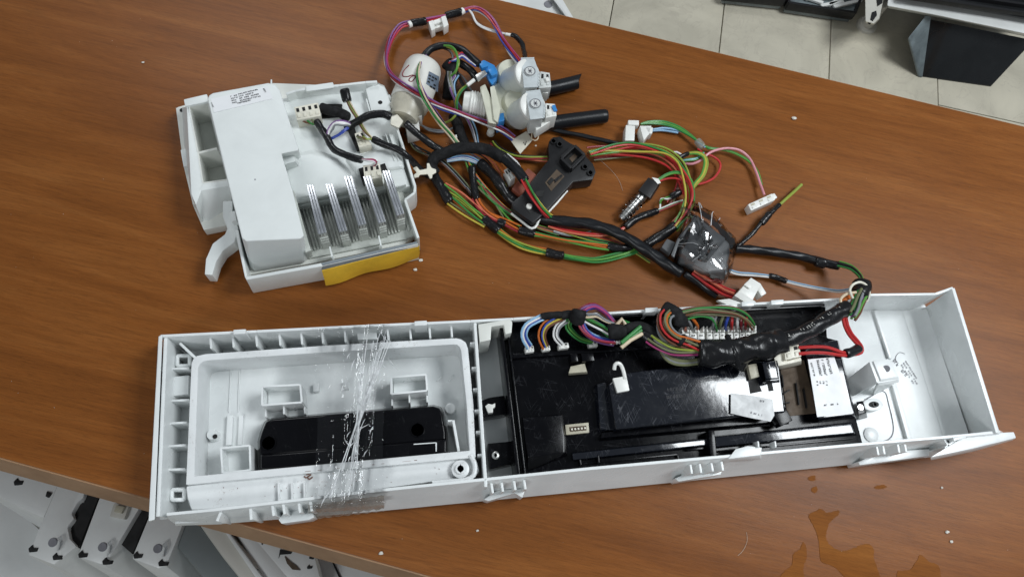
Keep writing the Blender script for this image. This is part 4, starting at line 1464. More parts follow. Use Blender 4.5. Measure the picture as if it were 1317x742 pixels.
for x, y in ((711.5, 183), (719.5, 187), (752, 216), (759, 223.5)):
    g = MB().lathe(P(x, y, 0.0148), (0, 0, 1), [(0, 0.0028), (0.0018, 0.0027), (0.0018, 0.0017), (0.0006, 0.0017), (0.0006, 0)], 18)
    obj('pin_hole', g, M['lock'], dl)
    obj('hole', MB().lathe(P(x, y, 0.0158), (0, 0, 1), [(0, 0.0016), (0.0002, 0.0016), (0.0002, 0)], 14), M['dark'], dl)
obj('recess', MB().slab([(701, 235), (716, 218), (726, 227), (709, 246)], 0.01530, 0.0145), M['brownin'], dl)
g = MB()
g.slab([(704, 234), (709, 228), (713, 231), (707, 238)], 0.0162, 0.0148)
obj('bolt', g, M['dark'], dl, 0.0003)
g = MB()
g.slab([(713, 231), (722, 224), (724, 226), (714, 235)], 0.0163, 0.0148)
obj('bolt_guide', g, M['lock'], dl, 0.0003)
obj('recess', MB().slab([(672, 264), (682, 256), (692, 266), (682, 275)], 0.01525, 0.0145), M['dark'], dl)
obj('white_pin', MB().lathe(P(680.5, 266, 0.0152), (0, 0, 1), [(0, 0.0026), (0.0012, 0.0024), (0.0018, 0.0014), (0.0018, 0)], 18), M['pump'], dl)
obj('recess', MB().slab([(690, 246), (700, 245), (698, 254), (688, 252)], 0.01525, 0.0145), M['dark'], dl)
for pl in ([(659, 270), (672, 280), (685, 289.5), (692, 285), (694, 279), (699, 277)], [(706, 269), (718, 256), (728, 244), (731, 241)]):
    obj('edge_strip', MB().tube(path([(x - 1.5, y + 4.5) for x, y in pl], 0.0085), 0.0011, 8), M['clip'], dl)
rp = MB().slab([(658, 243), (679, 216), (694, 228), (670, 252)], 0.012, 0.001)
obj('red_brown_block', rp, M['rust'], dl, 0.0008)
connector(dl, [(648, 219), (653, 216), (663, 228), (656, 233)], 0.016, 0.004, 'clip', 2, 'plug_housing')

# ================================================================== TEMPERATURE SENSOR
ts = thing('temperature_sensor', 'small black sensor plug with metal tip wrapped in clear tape', 'sensor', P(825, 260, 0))
g = MB().loft([(821, 245), (834, 228), (848, 236), (836, 255)], 0.014, [(820, 248), (834, 230), (849, 239), (836, 259)], 0.002)
obj('sensor_plug', g, M['lock'], ts, 0.0008)
obj('plug_face', MB().loft([(838, 228), (847, 230), (850, 235), (846, 237)], 0.0146, [(838, 229), (847, 231), (850, 236), (846, 238)], 0.010), M['clip'], ts, 0.0003)
a, b = P(828, 250, 0.007), P(798, 282, 0.005)
obj('metal_tip', MB().lathe(a, b - a, [(0, 0.0045), (0.008, 0.0045), (0.009, 0.0036), ((b - a).length - 0.002, 0.0034), ((b - a).length, 0.0022), ((b - a).length, 0)], 20), M['steel'], ts)
g = MB()
pts = [a.lerp(b, t) for t in [i / 22 for i in range(3, 21)]]
g.tube(pts, [0.0050 + 0.0008 * math.sin(i * 2.1) + 0.0004 * random.random() for i in range(len(pts))], 14, cap=False)
for v in g.v:
    v += Vector((random.uniform(-1, 1), random.uniform(-1, 1), random.uniform(-1, 1))) * 0.0004
obj('clear_tape', g, M['wrap'], ts, sharp=25)

# ================================================================== NOISE FILTER IN CLEAR WRAP
nf = thing('noise_filter', 'dark grey mains filter bundled in shiny clear plastic wrap', 'mains filter', P(905, 325, 0))
a, b = P(886, 300, 0.015), P(915, 322, 0.016)
ax = (b - a).normalized()
obj('filter_can', MB().lathe(a - ax * 0.004, ax, [(0, 0), (0.0002, 0.0125), (0.0015, 0.0142), ((b - a).length + 0.006, 0.0142), ((b - a).length + 0.0075, 0.0125), ((b - a).length + 0.0075, 0)], 36), M['filter'], nf)
obj('filter_base', MB().loft([(880, 305), (912, 292), (938, 312), (936, 348), (905, 352), (872, 336)], 0.018, [(878, 312), (912, 298), (940, 322), (936, 362), (903, 360), (868, 346)], 0.001), M['filter'], nf, 0.0025, seg=3)
obj('filter_lug', MB().slab([(851, 318), (858, 307), (869, 312), (862, 327)], 0.016, 0.004), M['filter'], nf, 0.0005)
obj('filter_lug', MB().loft([(863, 328), (872, 306), (875, 307), (867, 331)], 0.024, [(863, 332), (872, 311), (876, 312), (867, 335)], 0.004), M['filter'], nf, 0.0005)
# crumpled film, a closed wrinkled skin round the filter
fo_px = [(885, 263), (893, 268), (912, 280), (924, 292), (942, 316), (942, 335), (936, 358), (928, 370), (905, 366), (888, 356), (868, 346), (858, 334), (866, 312), (874, 292), (880, 276)]
cen = P(903, 322, 0.031)
g = MB()
K, LV = 34, 9
cl = [P(x, y, 0.006) for x, y in fo_px]


def loop_at(t):
    x = t * len(cl)
    i = int(x) % len(cl)
    return cl[i].lerp(cl[(i + 1) % len(cl)], x - int(x))


rn = random.Random(5)
ridge = [rn.uniform(0, 6.28) for _ in range(8)]
vs, fs = [], []
for l in range(LV + 1):
    s = l / LV
    for k in range(K):
        t = k / K
        e = loop_at(t)
        rad = math.cos(s * math.pi / 2) ** 0.55
        p = Vector((cen.x + (e.x - cen.x) * rad, cen.y + (e.y - cen.y) * rad, 0.002 + 0.0315 * math.sin(s * math.pi / 2) ** 0.8))
        wv = sum(math.sin(2 * math.pi * t * (5 + 3 * j) + ridge[j] + s * (3 + j)) / (1.4 + 0.5 * j) for j in range(5))
        n_ = Vector((e.x - cen.x, e.y - cen.y, 0.01)).normalized()
        p += n_ * 0.0011 * wv * (1 - 0.4 * s) + Vector((0, 0, 0.0008 * math.sin(wv * 2 + s * 11)))
        p += Vector((rn.uniform(-1, 1), rn.uniform(-1, 1), rn.uniform(-1, 1))) * 0.00055
        p.z = max(p.z, 0.0006)
        vs.append(p)
for l in range(LV):
    for k in range(K):
        k2 = (k + 1) % K
        fs.append((l * K + k, l * K + k2, (l + 1) * K + k2, (l + 1) * K + k))
g.add(vs, fs)
obj('clear_wrap', g, M['wrap'], nf, sharp=4)
for k in range(9):
    rn2 = random.Random(700 + k)
    u0 = rn2.uniform(0, 1)
    pts = []
    for i in range(7):
        s = 0.25 + 0.7 * i / 6
        e = loop_at((u0 + 0.008 * math.sin(i * 0.9 + k)) % 1.0)
        rad = math.cos(s * math.pi / 2) ** 0.55
        pts.append(Vector((cen.x + (e.x - cen.x) * rad, cen.y + (e.y - cen.y) * rad, 0.0032 + 0.0320 * math.sin(s * math.pi / 2) ** 0.8)))
    a0_, a1_ = sorted(rn2.sample(range(7), 2))
    if a1_ - a0_ < 2:
        a0_, a1_ = 1, 5
    obj('fold_glint', MB().tube(crom(pts[a0_:a1_ + 1], 0.001), 0.00012 + 0.0003 * rn2.random(), 6), M['crease_glint'], nf)  # highlight along a wrap fold, put in as a white strand
# gathered twist of the film
g = MB()
pts = path([(878, 270, 0.014), (886, 276, 0.020), (897, 285, 0.026), (906, 300, 0.032), (908, 318, 0.034), (900, 335, 0.033)])
g.tube(pts, [0.0028 + 0.0012 * math.sin(i * 0.9) + rn.uniform(-.0004, .0004) for i in range(len(pts))], 9)
obj('film_twist', g, M['wrap'], nf, sharp=12)


# ================================================================== WIRING
def harness(label, x, y, cat='wiring', z=0.0):
    return thing('wire_harness', label, cat, P(x, y, z), 'cut wiring harness branches on the table')


# -- loop of red, blue and white wires from the valve
h = harness('loop of red, blue, purple and white wires arching above the white pump', 500, 75)
LP = [(661, 178, .014), (645, 167, .018), (621, 157, .022), (593, 147, .026), (565, 136, .036), (534, 119, .040), (510, 104, .034), (500, 92, .024), (497, 74, .014), (502, 52, .008), (514, 35, .007), (529, 30.5, .007), (548, 27, .007), (573, 21, .007), (595, 14, .008), (610, 11, .010), (622, 16, .012), (634, 29, .014), (647, 51, .018), (658, 68, .026), (669, 82, .034)]
bundle(h, LP, ['red', 'purple', 'dred', 'white', 'blue', 'red', 'mag'], 0.00072, twist=9, wob=0.0007)
sleeve(h, [(528, 31, .007), (548, 27, .007)], 0.0034, 'tape', name='tape_band', ridge=0.02)
sleeve(h, [(573, 21, .007), (594, 15, .008)], 0.0034, 'tape', name='tape_band', ridge=0.02)
obj('ferrule', MB().cyl(P(525.5, 32.5, .0075), P(529, 31, .0075), 0.0030), M['clip'], h)
obj('ferrule', MB().cyl(P(592, 16.5, .008), P(596, 14, .008), 0.0030), M['clip'], h)
g = MB().slab([(551, 28), (557, 26), (560, 37), (555, 40)], 0.012, 0.002)
ck = obj('cable_clip', g, M['clip'], h, 0.0006)
g = MB()
g.slab([(556, 27), (573, 21), (575, 25), (558, 32)], 0.010, 0.003)
g.slab([(567, 22), (573, 20), (577, 32), (571, 36)], 0.012, 0.002)
g.slab([(559, 34), (571, 30), (572, 33), (560, 37)], 0.008, 0.002)
obj('clip_arm', g, M['clip'], ck, 0.0005)
for k, zz in ((0, .010), (1.6, .012)):
    wire(h, [(602, 12, .009), (607, 17 + k, zz), (613, 29 + k, zz), (624, 36 + k, zz), (640, 41 + k, .012), (652, 44.5, .012)], 'white')
obj('ferrule', MB().cyl(P(650, 44.5, .012), P(657, 45.5, .012), 0.0015), M['clip'], h)
sleeve(h, [(657, 45, .012), (664, 48, .012), (671, 56, .014), (674, 66, .020), (676, 78, .032)], 0.0022, 'tape')

# -- black arch with coloured wires behind the pump
h = harness('black sleeved arch spilling green, cream and violet wires over the pump', 556, 62)
AR = [(544, 76, .026), (549, 68, .026), (557, 62, .026), (573, 59, .027), (590, 62, .028), (604, 72, .030), (617, 84, .032)]
sleeve(h, AR, 0.0030, 'rubber', ridge=0.01, lump=0.02)
DN = [(546, 73, .028), (540, 85, .038), (537, 97, .041), (540, 113, .042), (549, 131, .040), (566, 155, .026), (580, 173, .016), (592, 191, .010)]
bundle(h, DN, ['black', 'green', 'cream', 'purple', 'olive', 'grey', 'cream'], 0.00078, twist=5, wob=0.0010, spread=1.0)
wire(h, [(571, 59, .031), (580, 60, .034), (586, 66, .036), (588.5, 76, .037), (587, 90, .036), (580, 98, .030)], 'lgreen', 0.0009)
wire(h, [(574, 60, .031), (583, 64, .033), (588, 72, .035), (590, 82, .035), (585, 95, .032)], 'ygreen', 0.0009)
sleeve(h, [(577, 128, .006), (578, 114, .010), (581, 100, .016), (580, 88, .020), (574, 80, .022)], 0.0058, 'cloth', ridge=0.03)
sleeve(h, [(586, 80, .020), (596, 84, .024), (606, 92, .026), (615, 104, .022)], 0.0032, 'tape')
for i, c in enumerate(('red', 'purple', 'white', 'blue')):
    wire(h, [(577, 82 - i, .026), (586, 74 + i * 1.5, .029), (594, 68 + i * 2, .030), (603, 74 + i * 2, .030), (612, 83 + i, .032)], c, 0.0007)
for i in range(3):
    wire(h, [(576 + i * 2, 92, .026), (577 + i * 2, 105, .022), (582 + i * 1.5, 122, .016), (586 + i, 138, .010), (584, 152, .006)], ('grey', 'olive', 'grey')[i], 0.0008)
for k, (c, dx, dz) in enumerate((('grey', 0, 0), ('white', 2, .002), ('black', 4, .001), ('lblue', 6, .003), ('purple', 1, .004))):
    wire(h, [(584 + dx, 97, .020 + dz), (578 + dx, 110, .016 + dz), (584 + dx, 128 + dx, .012 + dz), (596 + dx, 146, .010 + dz), (606 + dx, 166, .008), (612 + dx * .5, 186, .010)], c, 0.0008)
for k, c in enumerate(('black', 'black', 'brown', 'grey')):
    wire(h, [(560 + k * 2, 60 - k, .024), (578 + k, 66 + k, .022), (586 - k, 82 + k * 2, .020), (590 + k * 2, 100, .016), (600 + k * 3, 118 + k, .010), (612 + k * 3, 128 + k * 2, .006)], c, 0.0009)
# earth wire with spade terminal
wire(h, [(556, 147, .016), (566, 158, .012), (578, 156, .014), (587, 146, .018), (586.5, 130, .026), (592, 117, .032), (602, 109, .035), (610, 104, .037)], 'ygreen', 0.0010)
wire(h, [(588, 146, .019), (588, 130, .027), (594, 117, .033), (603, 109.5, .036)], 'green', 0.0008)
obj('crimp', MB().cyl(P(601, 110, .037), P(610, 103, .038), 0.0016), M['clip'], h)
obj('spade_terminal', MB().slab([(611, 97), (623, 90), (627, 95), (615, 104)], 0.0400, 0.0375), M['steel'], h, 0.0005)
for i in range(2):
    wire(h, [(540, 160, .006), (552, 166 + i * 2, .004), (570, 168 + i * 2, .003), (584, 164, .003), (592, 154, .003)], 'beige' if False else 'grey', 0.0008)

# -- control unit leads
h = harness('black taped lead with purple, white and blue wires crossing the white control unit', 470, 150)
sleeve(h, [(445, 166, .028), (452, 161, .031), (460, 156, .033), (475, 149, .035), (492, 146.5, .035), (503, 151, .033)], 0.0032, 'tape')
sleeve(h, [(521, 158, .030), (538, 173, .024), (552, 184, .018), (570, 195, .014)], 0.0030, 'tape')
g = MB().loft([(503, 150), (511, 147), (519, 156), (513, 165), (502, 160)], 0.036, [(503, 152), (511, 149), (519, 158), (513, 167), (502, 162)], 0.026)
obj('cable_gland', g, M['conn'], h, 0.0010)
for i, c in enumerate(('purple', 'white', 'white', 'grey')):
    wire(h, [(452, 161, .032), (446 - i, 157 + i * 1.4, .036), (434 - i, 156 + i * 1.6, .038), (425 + i * 1.2, 162 + i * 1.2, .036), (421 + i, 172, .032), (422, 181, .030)], c, 0.0009)
for i in range(2):
    wire(h, [(452, 161 + i, .030), (444, 166 + i * 2, .032), (436, 173 + i, .031), (426, 178 + i, .029)], ('blue', 'blue')[i], 0.0009)
sleeve(h, [(407, 156, .027), (413, 165, .028), (420, 176, .030), (428, 190, .031), (438, 197, .032), (451, 202, .034), (466, 206, .036)], 0.0029, 'tape')
for i, c in enumerate(('white', 'dred', 'mag', 'white')):
    wire(h, [(464, 205, .036), (472, 204.5 + i * .8, .040), (480, 204 + i * 1.2, .041), (485 - i, 207 + i, .040), (484 - i * 2, 213, .034)], c, 0.0008)
sleeve(h, [(412, 139, .026), (424, 142, .027), (436, 145, .026), (448, 152, .026)], 0.0042, 'cloth', ridge=.02)
for i, c in enumerate(('brown', 'green', 'olive')):
    wire(h, [(385 + i * 7, 150, .028), (390 + i * 6, 156, .028), (398 + i * 4, 159 + i, .027), (408, 159 + i, .027)], c, 0.0008)
h = harness('short black capped lead with brown and olive wires at the back of the control unit', 446, 130)
sleeve(h, [(443, 116, .036), (445, 123, .035), (447, 131, .033)], 0.0040, 'tape', name='end_cap', ridge=0.02)
for i, c in enumerate(('brown', 'olive', 'ygreen', 'black', 'cream')):
    wire(h, [(446 + i * .8, 130, .033), (450 + i, 139, .031), (458 + i * 1.1, 152 + i * .3, .030), (466 + i * .8, 166, .030), (472 + i * .6, 173, .031), (481, 179 + i * .4, .030)], c, 0.0008)
for i, c in enumerate(('olive', 'brown', 'ygreen')):
    wire(h, [(459 + i * 4, 176, .031), (465 + i * 3, 179, .033), (474 + i, 179, .032), (482, 180, .030)], c, 0.0008)
sleeve(h, [(479, 179, .030), (493, 185.5, .030), (512, 193, .029), (525, 202, .025), (536, 214, .014), (548, 224, .008), (558, 228, .006)], 0.0028, 'tape')

# -- big sleeve arch in the middle, and what leaves it
h = harness('fuzzy black taped arch over light blue wires beside the control unit', 600, 195)
sleeve(h, [(560, 224, .008), (555, 214, .010), (560, 203, .012), (570, 198, .014), (587, 192, .016), (607, 190, .018), (625, 193, .018), (636, 197, .020), (648, 204, .021)], 0.0048, 'cloth', ridge=.03)
sleeve(h, [(646, 202, .021), (656, 210, .022), (666, 221, .022), (676, 233, .021)], 0.0043, 'rubber', ridge=.01, lump=.02)
bundle(h, [(674, 231, .022), (685, 252, .022), (697, 270, .018), (708, 281, .010), (720, 289, .006)], ['red', 'red', 'green', 'yellow', 'red', 'lgreen', 'dred'], 0.00085, twist=3, wob=.0009)
wire(h, [(652, 199, .016), (664, 209, .016), (671, 220, .015)], 'white', 0.0013)
for i, c in enumerate(('lblue', 'blue', 'white', 'lblue', 'white', 'lblue')):
    wire(h, [(575, 204 + i * .8, .010 - i * .0006), (585, 201.5 + i * 1.0, .011 - i * .0006), (597, 200 + i * 1.1, .011 - i * .0006), (609, 203 + i * 1.2, .011 - i * .0006), (619, 210 + i * .6, .009)], c, 0.0008)
sleeve(h, [(617, 209, .009), (631, 222, .010), (642, 236, .009), (652, 250, .006), (664, 262, .004)], 0.0044, 'tape', ridge=.06)
for i in range(3):
    wire(h, [(628 + i * 1.5, 200, .012), (637 + i, 206, .013), (643 + i * 1.2, 214, .014), (648 + i * 2.2, 221 + i, .014), (652 + i * 2, 224 + i, .013)], 'orange', 0.0010)
sleeve(h, [(597, 188, .010), (593, 175, .008), (588, 160, .007), (583, 148, .006)], 0.0046, 'cloth', ridge=.03)
obj('white_stub', MB().slab([(585, 174), (592, 170), (597, 185), (590, 189)], 0.010, 0.002), M['clip'], h, 0.0006)
g = MB().loft([(531, 216), (536, 214), (540, 219), (549, 217), (549, 210), (552, 210), (555, 216), (561, 218), (561, 222), (556, 225), (556, 229), (553, 230), (550, 224), (540, 225), (538, 228), (533, 229), (532, 225), (536, 222)], 0.017,
              [(531, 217), (536, 215), (540, 220), (549, 218), (549, 211), (552, 211), (555, 217), (561, 219), (561, 223), (556, 226), (556, 230), (553, 231), (550, 225), (540, 226), (538, 229), (533, 230), (532, 226), (536, 223)], 0.0125)
obj('cable_clip', g, M['conn'], h, 0.0006)

# -- green and orange bundle lying along the front
h = harness('long bundle of green and yellow wires with black tape bands, curving lowest across the table', 680, 325)
sleeve(h, [(556, 222, .006), (563, 234, .006), (571, 248, .005), (579, 260, .005)], 0.0042, 'tape')
c9 = ['lgreen', 'green', 'ygreen', 'orange', 'green', 'lgreen', 'yellow']
bundle(h, [(570, 240, .006), (590, 253, .006), (607, 268, .006), (625, 283, .005)], ['salmon', 'lgreen', 'ygreen', 'green'], 0.00085, twist=2, spread=1.5)
bundle(h, [(578, 257, .004), (590, 266, .004), (605, 277, .004), (625, 290, .004)], ['ygreen', 'orange', 'olive', 'yellow'], 0.00085, twist=2, spread=1.3)
sleeve(h, [(622, 281, .0045), (632, 289, .0045), (642, 297, .0045)], 0.0040, 'tape', name='tape_band')
bundle(h, [(641, 296, .004), (655, 306, .004), (670, 315, .004), (686, 321, .004), (703, 325, .004)], c9, 0.00085, twist=6)
sleeve(h, [(702, 324.5, .0045), (713, 327, .0045), (725, 329, .0045)], 0.0038, 'tape', name='tape_band')
bundle(h, [(724, 329, .004), (745, 333, .004), (766, 335, .004), (792, 330, .004), (812, 324, .004), (830, 315, .005), (840, 308, .006)], ['lgreen', 'green', 'lgreen', 'green', 'lgreen', 'ygreen', 'green'], 0.00085, twist=6)
h = harness('orange and dark green wires with two tape bands between lock and lower green bundle', 700, 303)
sleeve(h, [(607, 214, .008), (608, 228, .006), (610, 243, .005), (613, 257, .005)], 0.0032, 'tape')
bundle(h, [(612, 255, .005), (617, 265, .005), (628, 276, .006), (646, 285, .006), (668, 296, .006)], ['orange', 'orange', 'salmon', 'dred'], 0.0009, twist=3)
sleeve(h, [(640, 285, .006), (650, 288, .006)], 0.0034, 'tape', name='tape_band')
sleeve(h, [(667, 296, .006), (678, 299, .006), (688, 301.5, .006)], 0.0034, 'tape', name='tape_band')
bundle(h, [(687, 301, .006), (706, 305, .006), (728, 310, .006), (756, 315, .006), (783, 318, .006)], ['orange', 'lgreen', 'orange', 'green', 'salmon'], 0.00085, twist=2)
sleeve(h, [(781, 317, .006), (796, 319, .006), (812, 318, .006)], 0.0034, 'tape', name='tape_band')
bundle(h, [(603, 208, .006), (610, 228, .004), (620, 245, .004), (636, 259, .004), (647, 273, .004), (656, 285, .004), (668, 293, .005)], ['green', 'lgreen', 'olive'], 0.00085, twist=3)

# -- green, yellow and red bundle: from behind the lock round the arc on the right
h = harness('wide arc of red, yellow and green wires running from behind the door lock', 870, 215)
bundle(h, [(633, 184, .006), (638, 190, .006), (648, 196, .006), (662, 201, .006), (682, 203.5, .006), (703, 204.5, .006), (720, 203, .006)], ['lgreen', 'dred', 'ygreen', 'black', 'green', 'brown', 'salmon'], 0.00085, twist=5, spread=1.25)
bundle(h, [(757, 199, .010), (775, 195, .010), (792, 192.5, .010), (812, 192, .010), (835, 195, .011), (855, 201, .012), (871, 213, .013), (881, 232, .014), (885, 250, .013), (883, 264, .012), (876, 280, .010), (866, 294, .009)],
       ['red', 'lgreen', 'red', 'ygreen', 'olive', 'red', 'salmon', 'yellow', 'red', 'green', 'ygreen', 'dred'], 0.00088, twist=3.5, spread=1.25, wob=.0016)
wire(h, [(757, 201, .008), (790, 199, .008), (830, 203, .009), (858, 214, .010), (872, 232, .010), (878, 250, .010)], 'red', 0.0010)
sleeve(h, [(869, 290, .010), (855, 300, .009), (842, 308, .008), (830, 316, .007)], 0.0042, 'tape', ridge=.02)
wire(h, [(757, 196, .012), (790, 188, .011), (820, 189, .012), (848, 197, .013)], 'salmon', 0.0010)

# -- finer strands lying through the middle of the tangle
h = harness('loose thin wires threaded through the middle of the tangle under the black arch', 640, 240)
rn = random.Random(77)
cs_ = ['green', 'brown', 'dred', 'olive', 'lgreen', 'black', 'grey', 'orange', 'purple', 'salmon', 'ygreen', 'white']
for k in range(8):
    a_ = rn.uniform(-4, 4)
    wire(h, [(600 + a_, 200, .004), (604 + a_, 214, .004 + .0005 * k), (613 + a_ + k * .6, 232, .005), (626 + k * 1.2, 250 + a_, .005), (646 + k, 268 + a_ * .5, .005), (668 + k, 281 + a_ * .6, .005), (692, 292 + a_ * .8, .004), (716 + k, 300 + a_, .003)], cs_[k % 12], 0.00065)
for k in range(6):
    a_ = rn.uniform(-5, 5)
    wire(h, [(590 + k, 186, .007), (603 + k, 196 + a_ * .4, .009), (618, 203 + a_, .010), (632 + k, 216 + a_, .010), (640 + k * 2, 236 + a_ * .3, .008), (648 + k * 2, 254, .006), (660 + k * 2, 266 + k, .003)], cs_[(k + 5) % 12], 0.00065)
for k in range(5):
    wire(h, [(716, 291 + k, .005), (738, 297 + k * 1.6, .005), (762, 303 + k * 1.8, .005), (786, 309 + k * 1.4, .004), (812, 319 + k, .004), (836, 334 + k, .004)], cs_[(k * 5 + 2) % 12], 0.0007)
for k in range(5):
    a_ = rn.uniform(-3, 3)
    wire(h, [(858 + k * 2, 262 + a_, .005), (868 + k, 246 + a_, .006), (871 + k * 2, 228, .006), (864 + k * 2, 212 + a_, .006), (848 + k, 202 + a_, .005), (826, 199 + a_, .004), (796, 201 + a_, .004), (764, 204 + a_, .004)], ('red', 'brown', 'dred', 'olive', 'salmon')[k], 0.00075)
for k in range(6):
    a_ = rn.uniform(-3, 3)
    wire(h, [(520 + k, 172 + k, .004), (534 + a_, 186 + k, .004), (548, 196 + a_ + k, .005), (562 + k, 206 + a_, .005), (580 + k, 222 + a_, .004), (596 + k, 240 + a_, .004), (606 + k, 252, .004)], ('black', 'black', 'brown', 'grey', 'black', 'olive')[k], 0.0008)

# -- lead with white plugs
h = harness('green and blue lead ending in two white plugs near the black hose', 860, 160)
connector(h, [(805, 161), (817, 162), (816, 181), (804, 181)], 0.012, 0.001, 'clip', 0, 'plug_housing')
connector(h, [(823, 162), (838, 162), (836, 171), (828, 181), (818, 180)][:4], 0.013, 0.001, 'clip', 0, 'plug_housing')
obj('plug_latch', MB().slab([(808, 154.5), (822, 155), (822, 161), (808, 161)], 0.010, 0.003), M['clip'], h, 0.0006)
obj('plug_latch', MB().slab([(829, 163), (840, 164), (839, 172), (834, 172)], 0.013, 0.003), M['clip'], h, 0.0006)
for i, c in enumerate(('green', 'lgreen', 'green')):
    wire(h, [(824 + i, 160, .006), (832, 157 + i * 1.2, .006), (850, 156 + i * 2, .005), (866, 160 + i * 2, .005), (878, 166 + i * 2, .005), (890, 175 + i, .006), (900, 184, .006), (912, 190 + i, .006), (934, 193 + i, .005), (950, 199 + i, .005), (963, 207 + i, .005), (974, 220, .005), (980, 238, .005)][:13 if i < 2 else 8], c, 0.0009)
wire(h, [(838, 167, .004), (855, 165, .004), (875, 169, .004), (890, 177, .005), (899, 184, .006), (907, 190, .006)], 'lblue', 0.0009)
wire(h, [(834, 169, .003), (852, 168, .003), (872, 171, .003)], 'lblue', 0.0009)
sleeve(h, [(896, 181, .007), (904, 190, .007)], 0.0036, 'ptape', name='clear_tape_band')
wire(h, [(878, 210, .006), (890, 211, .007), (902, 206, .009), (911, 198, .010), (922, 193, .009), (937, 191, .008), (952, 194, .007), (964, 204, .006), (972, 220, .006), (978, 237, .006), (983, 251, .007)], 'pink', 0.0011)
wire(h, [(897, 192, .006), (906, 198, .006), (916, 201, .006), (925, 208, .005), (926, 217, .005), (918, 229, .005), (903, 236, .005), (890, 237, .006), (880, 233, .007)], 'red', 0.0010)
for i, c in enumerate(('ygreen', 'yellow', 'lgreen')):
    wire(h, [(886, 197 + i * .6, .010), (896, 196 + i, .012), (906 - i, 200 + i, .012), (910 - i * 2, 210, .011), (906 - i * 2, 225, .010), (897 - i * 2, 236, .009), (890, 244, .008)], c, 0.0010)
wire(h, [(860, 197.5, .010), (870, 196, .011), (877, 200, .011)], 'white', 0.0010)
sleeve(h, [(870, 205, .011), (879, 200, .011), (885, 197.5, .010)], 0.0020, 'tape', name='tape_band')
for i, c in enumerate(('green', 'lblue', 'green')):
    wire(h, [(872, 207 + i, .008), (884, 205 + i, .009), (896, 203 + i, .009), (905, 196 + i, .008)], c, 0.0009)
k = connector(h, [(962, 263), (993, 249), (997, 257), (966, 271)], 0.010, 0.001, 'clip', 3, 'plug_housing', slotmat='beige')
obj('plug_latch', MB().slab([(990, 251), (996, 248.5), (1000, 254), (995, 257)], 0.008, 0.003), M['clip'], k, 0.0005)

# -- thin black cable from under the hose
h = harness('thin black cable running from under the lower hose towards the white plugs', 740, 173)
sleeve(h, [(690, 160, .004), (715, 168, .004), (750, 175, .004), (785, 183, .004), (800, 186, .003)], 0.0020, 'rubber', ridge=0, lump=.02)

# -- sensor wires
h = harness('green and red wires looping from the metal-tipped sensor plug', 870, 230)
for i, c in enumerate(('green', 'green', 'lgreen')):
    wire(h, [(846, 231 + i, .012), (857, 224 + i, .014), (868, 221 + i, .015), (880, 223 + i, .016), (889, 231, .016), (891, 240 + i, .014), (887, 246, .012)], c, 0.0008)
wire(h, [(848, 233, .012), (858, 230, .013), (868, 229.5, .014), (880, 233, .015)], 'red', 0.0009)
for i, c in enumerate(('lgreen', 'green', 'white')):
    wire(h, [(849, 266 + i, .006), (850, 258 - i, .008), (858, 254 + i, .009), (868, 251 + i, .010), (877, 247, .010)], c, 0.0008)
    wire(h, [(842, 272 + i, .006), (856, 266 + i, .007), (868, 261 + i, .008), (878, 258 + i, .009)], ('white', 'green', 'dred')[i], 0.0009)
sleeve(h, [(862, 253.5, .010), (868, 250.5, .011), (875, 247, .011)], 0.0028, 'tape', name='tape_band')
sleeve(h, [(804, 293, .005), (812, 286, .005), (824, 279, .005), (846, 271, .006)], 0.0030, 'tape')
for i in range(2):
    wire(h, [(806, 291 + i, .005), (790, 298 + i * 2, .006), (770, 301 + i * 2.5, .007), (745, 299 + i * 2.5, .007), (722, 295 + i * 2, .006), (705, 291, .006)], ('red', 'salmon')[i], 0.0009)
for i in range(2):
    wire(h, [(712, 297 + i, .004), (726, 301 + i, .004), (744, 302 + i * 1.5, .004), (760, 298 + i, .004)], ('white', 'grey')[i], 0.0009)

# -- thick black main sleeve
h = harness('thick smooth black sleeve running from the door lock into the wrapped filter', 780, 295)
sleeve(h, [(694, 279, .006), (708, 283, .008), (722, 285, .009), (751, 287, .010), (776, 293, .011), (798, 302, .012), (817, 313, .012), (840, 328, .012), (862, 343, .012), (876, 352, .010)], 0.0046, 'rubber', ridge=.01, lump=.03)
# -- filter red wires and white plug
h = harness('short fan of red wires from the wrapped filter to a white plug', 925, 372)
bundle(h, [(890, 350, .012), (903, 359, .010), (916, 367, .009), (930, 375, .010), (944, 380, .012)], ['red', 'red', 'salmon', 'red', 'dred', 'red', 'red'], 0.0011, twist=2)
sleeve(h, [(880, 352, .010), (895, 362, .008), (908, 372, .006), (922, 381, .006)], 0.0028, 'rubber', ridge=0)
k = connector(h, [(945, 380), (966, 357), (979, 365), (966, 390)], 0.020, 0.006, 'clip', 0, 'plug_housing')
obj('plug_latch', MB().slab([(978, 364), (986, 377), (979, 381), (974, 372)], 0.018, 0.008), M['clip'], k, 0.0006)
obj('plug_latch', MB().loft([(944, 380), (951, 374), (972, 388), (975, 398), (968, 398), (963, 392)], 0.024, [(944, 381), (951, 375), (972, 389), (976, 402), (968, 402), (963, 393)], 0.018), M['clip'], k, 0.0006)
obj('plug_latch', MB().slab([(957, 366), (961, 362), (968, 367), (964, 371)], 0.0215, 0.019), M['clip'], k, 0.0003)
obj('plug_collar', MB().slab([(922, 386), (938, 384), (962, 392), (945, 396)], 0.040, 0.037), M['clip'], h, 0.0004)
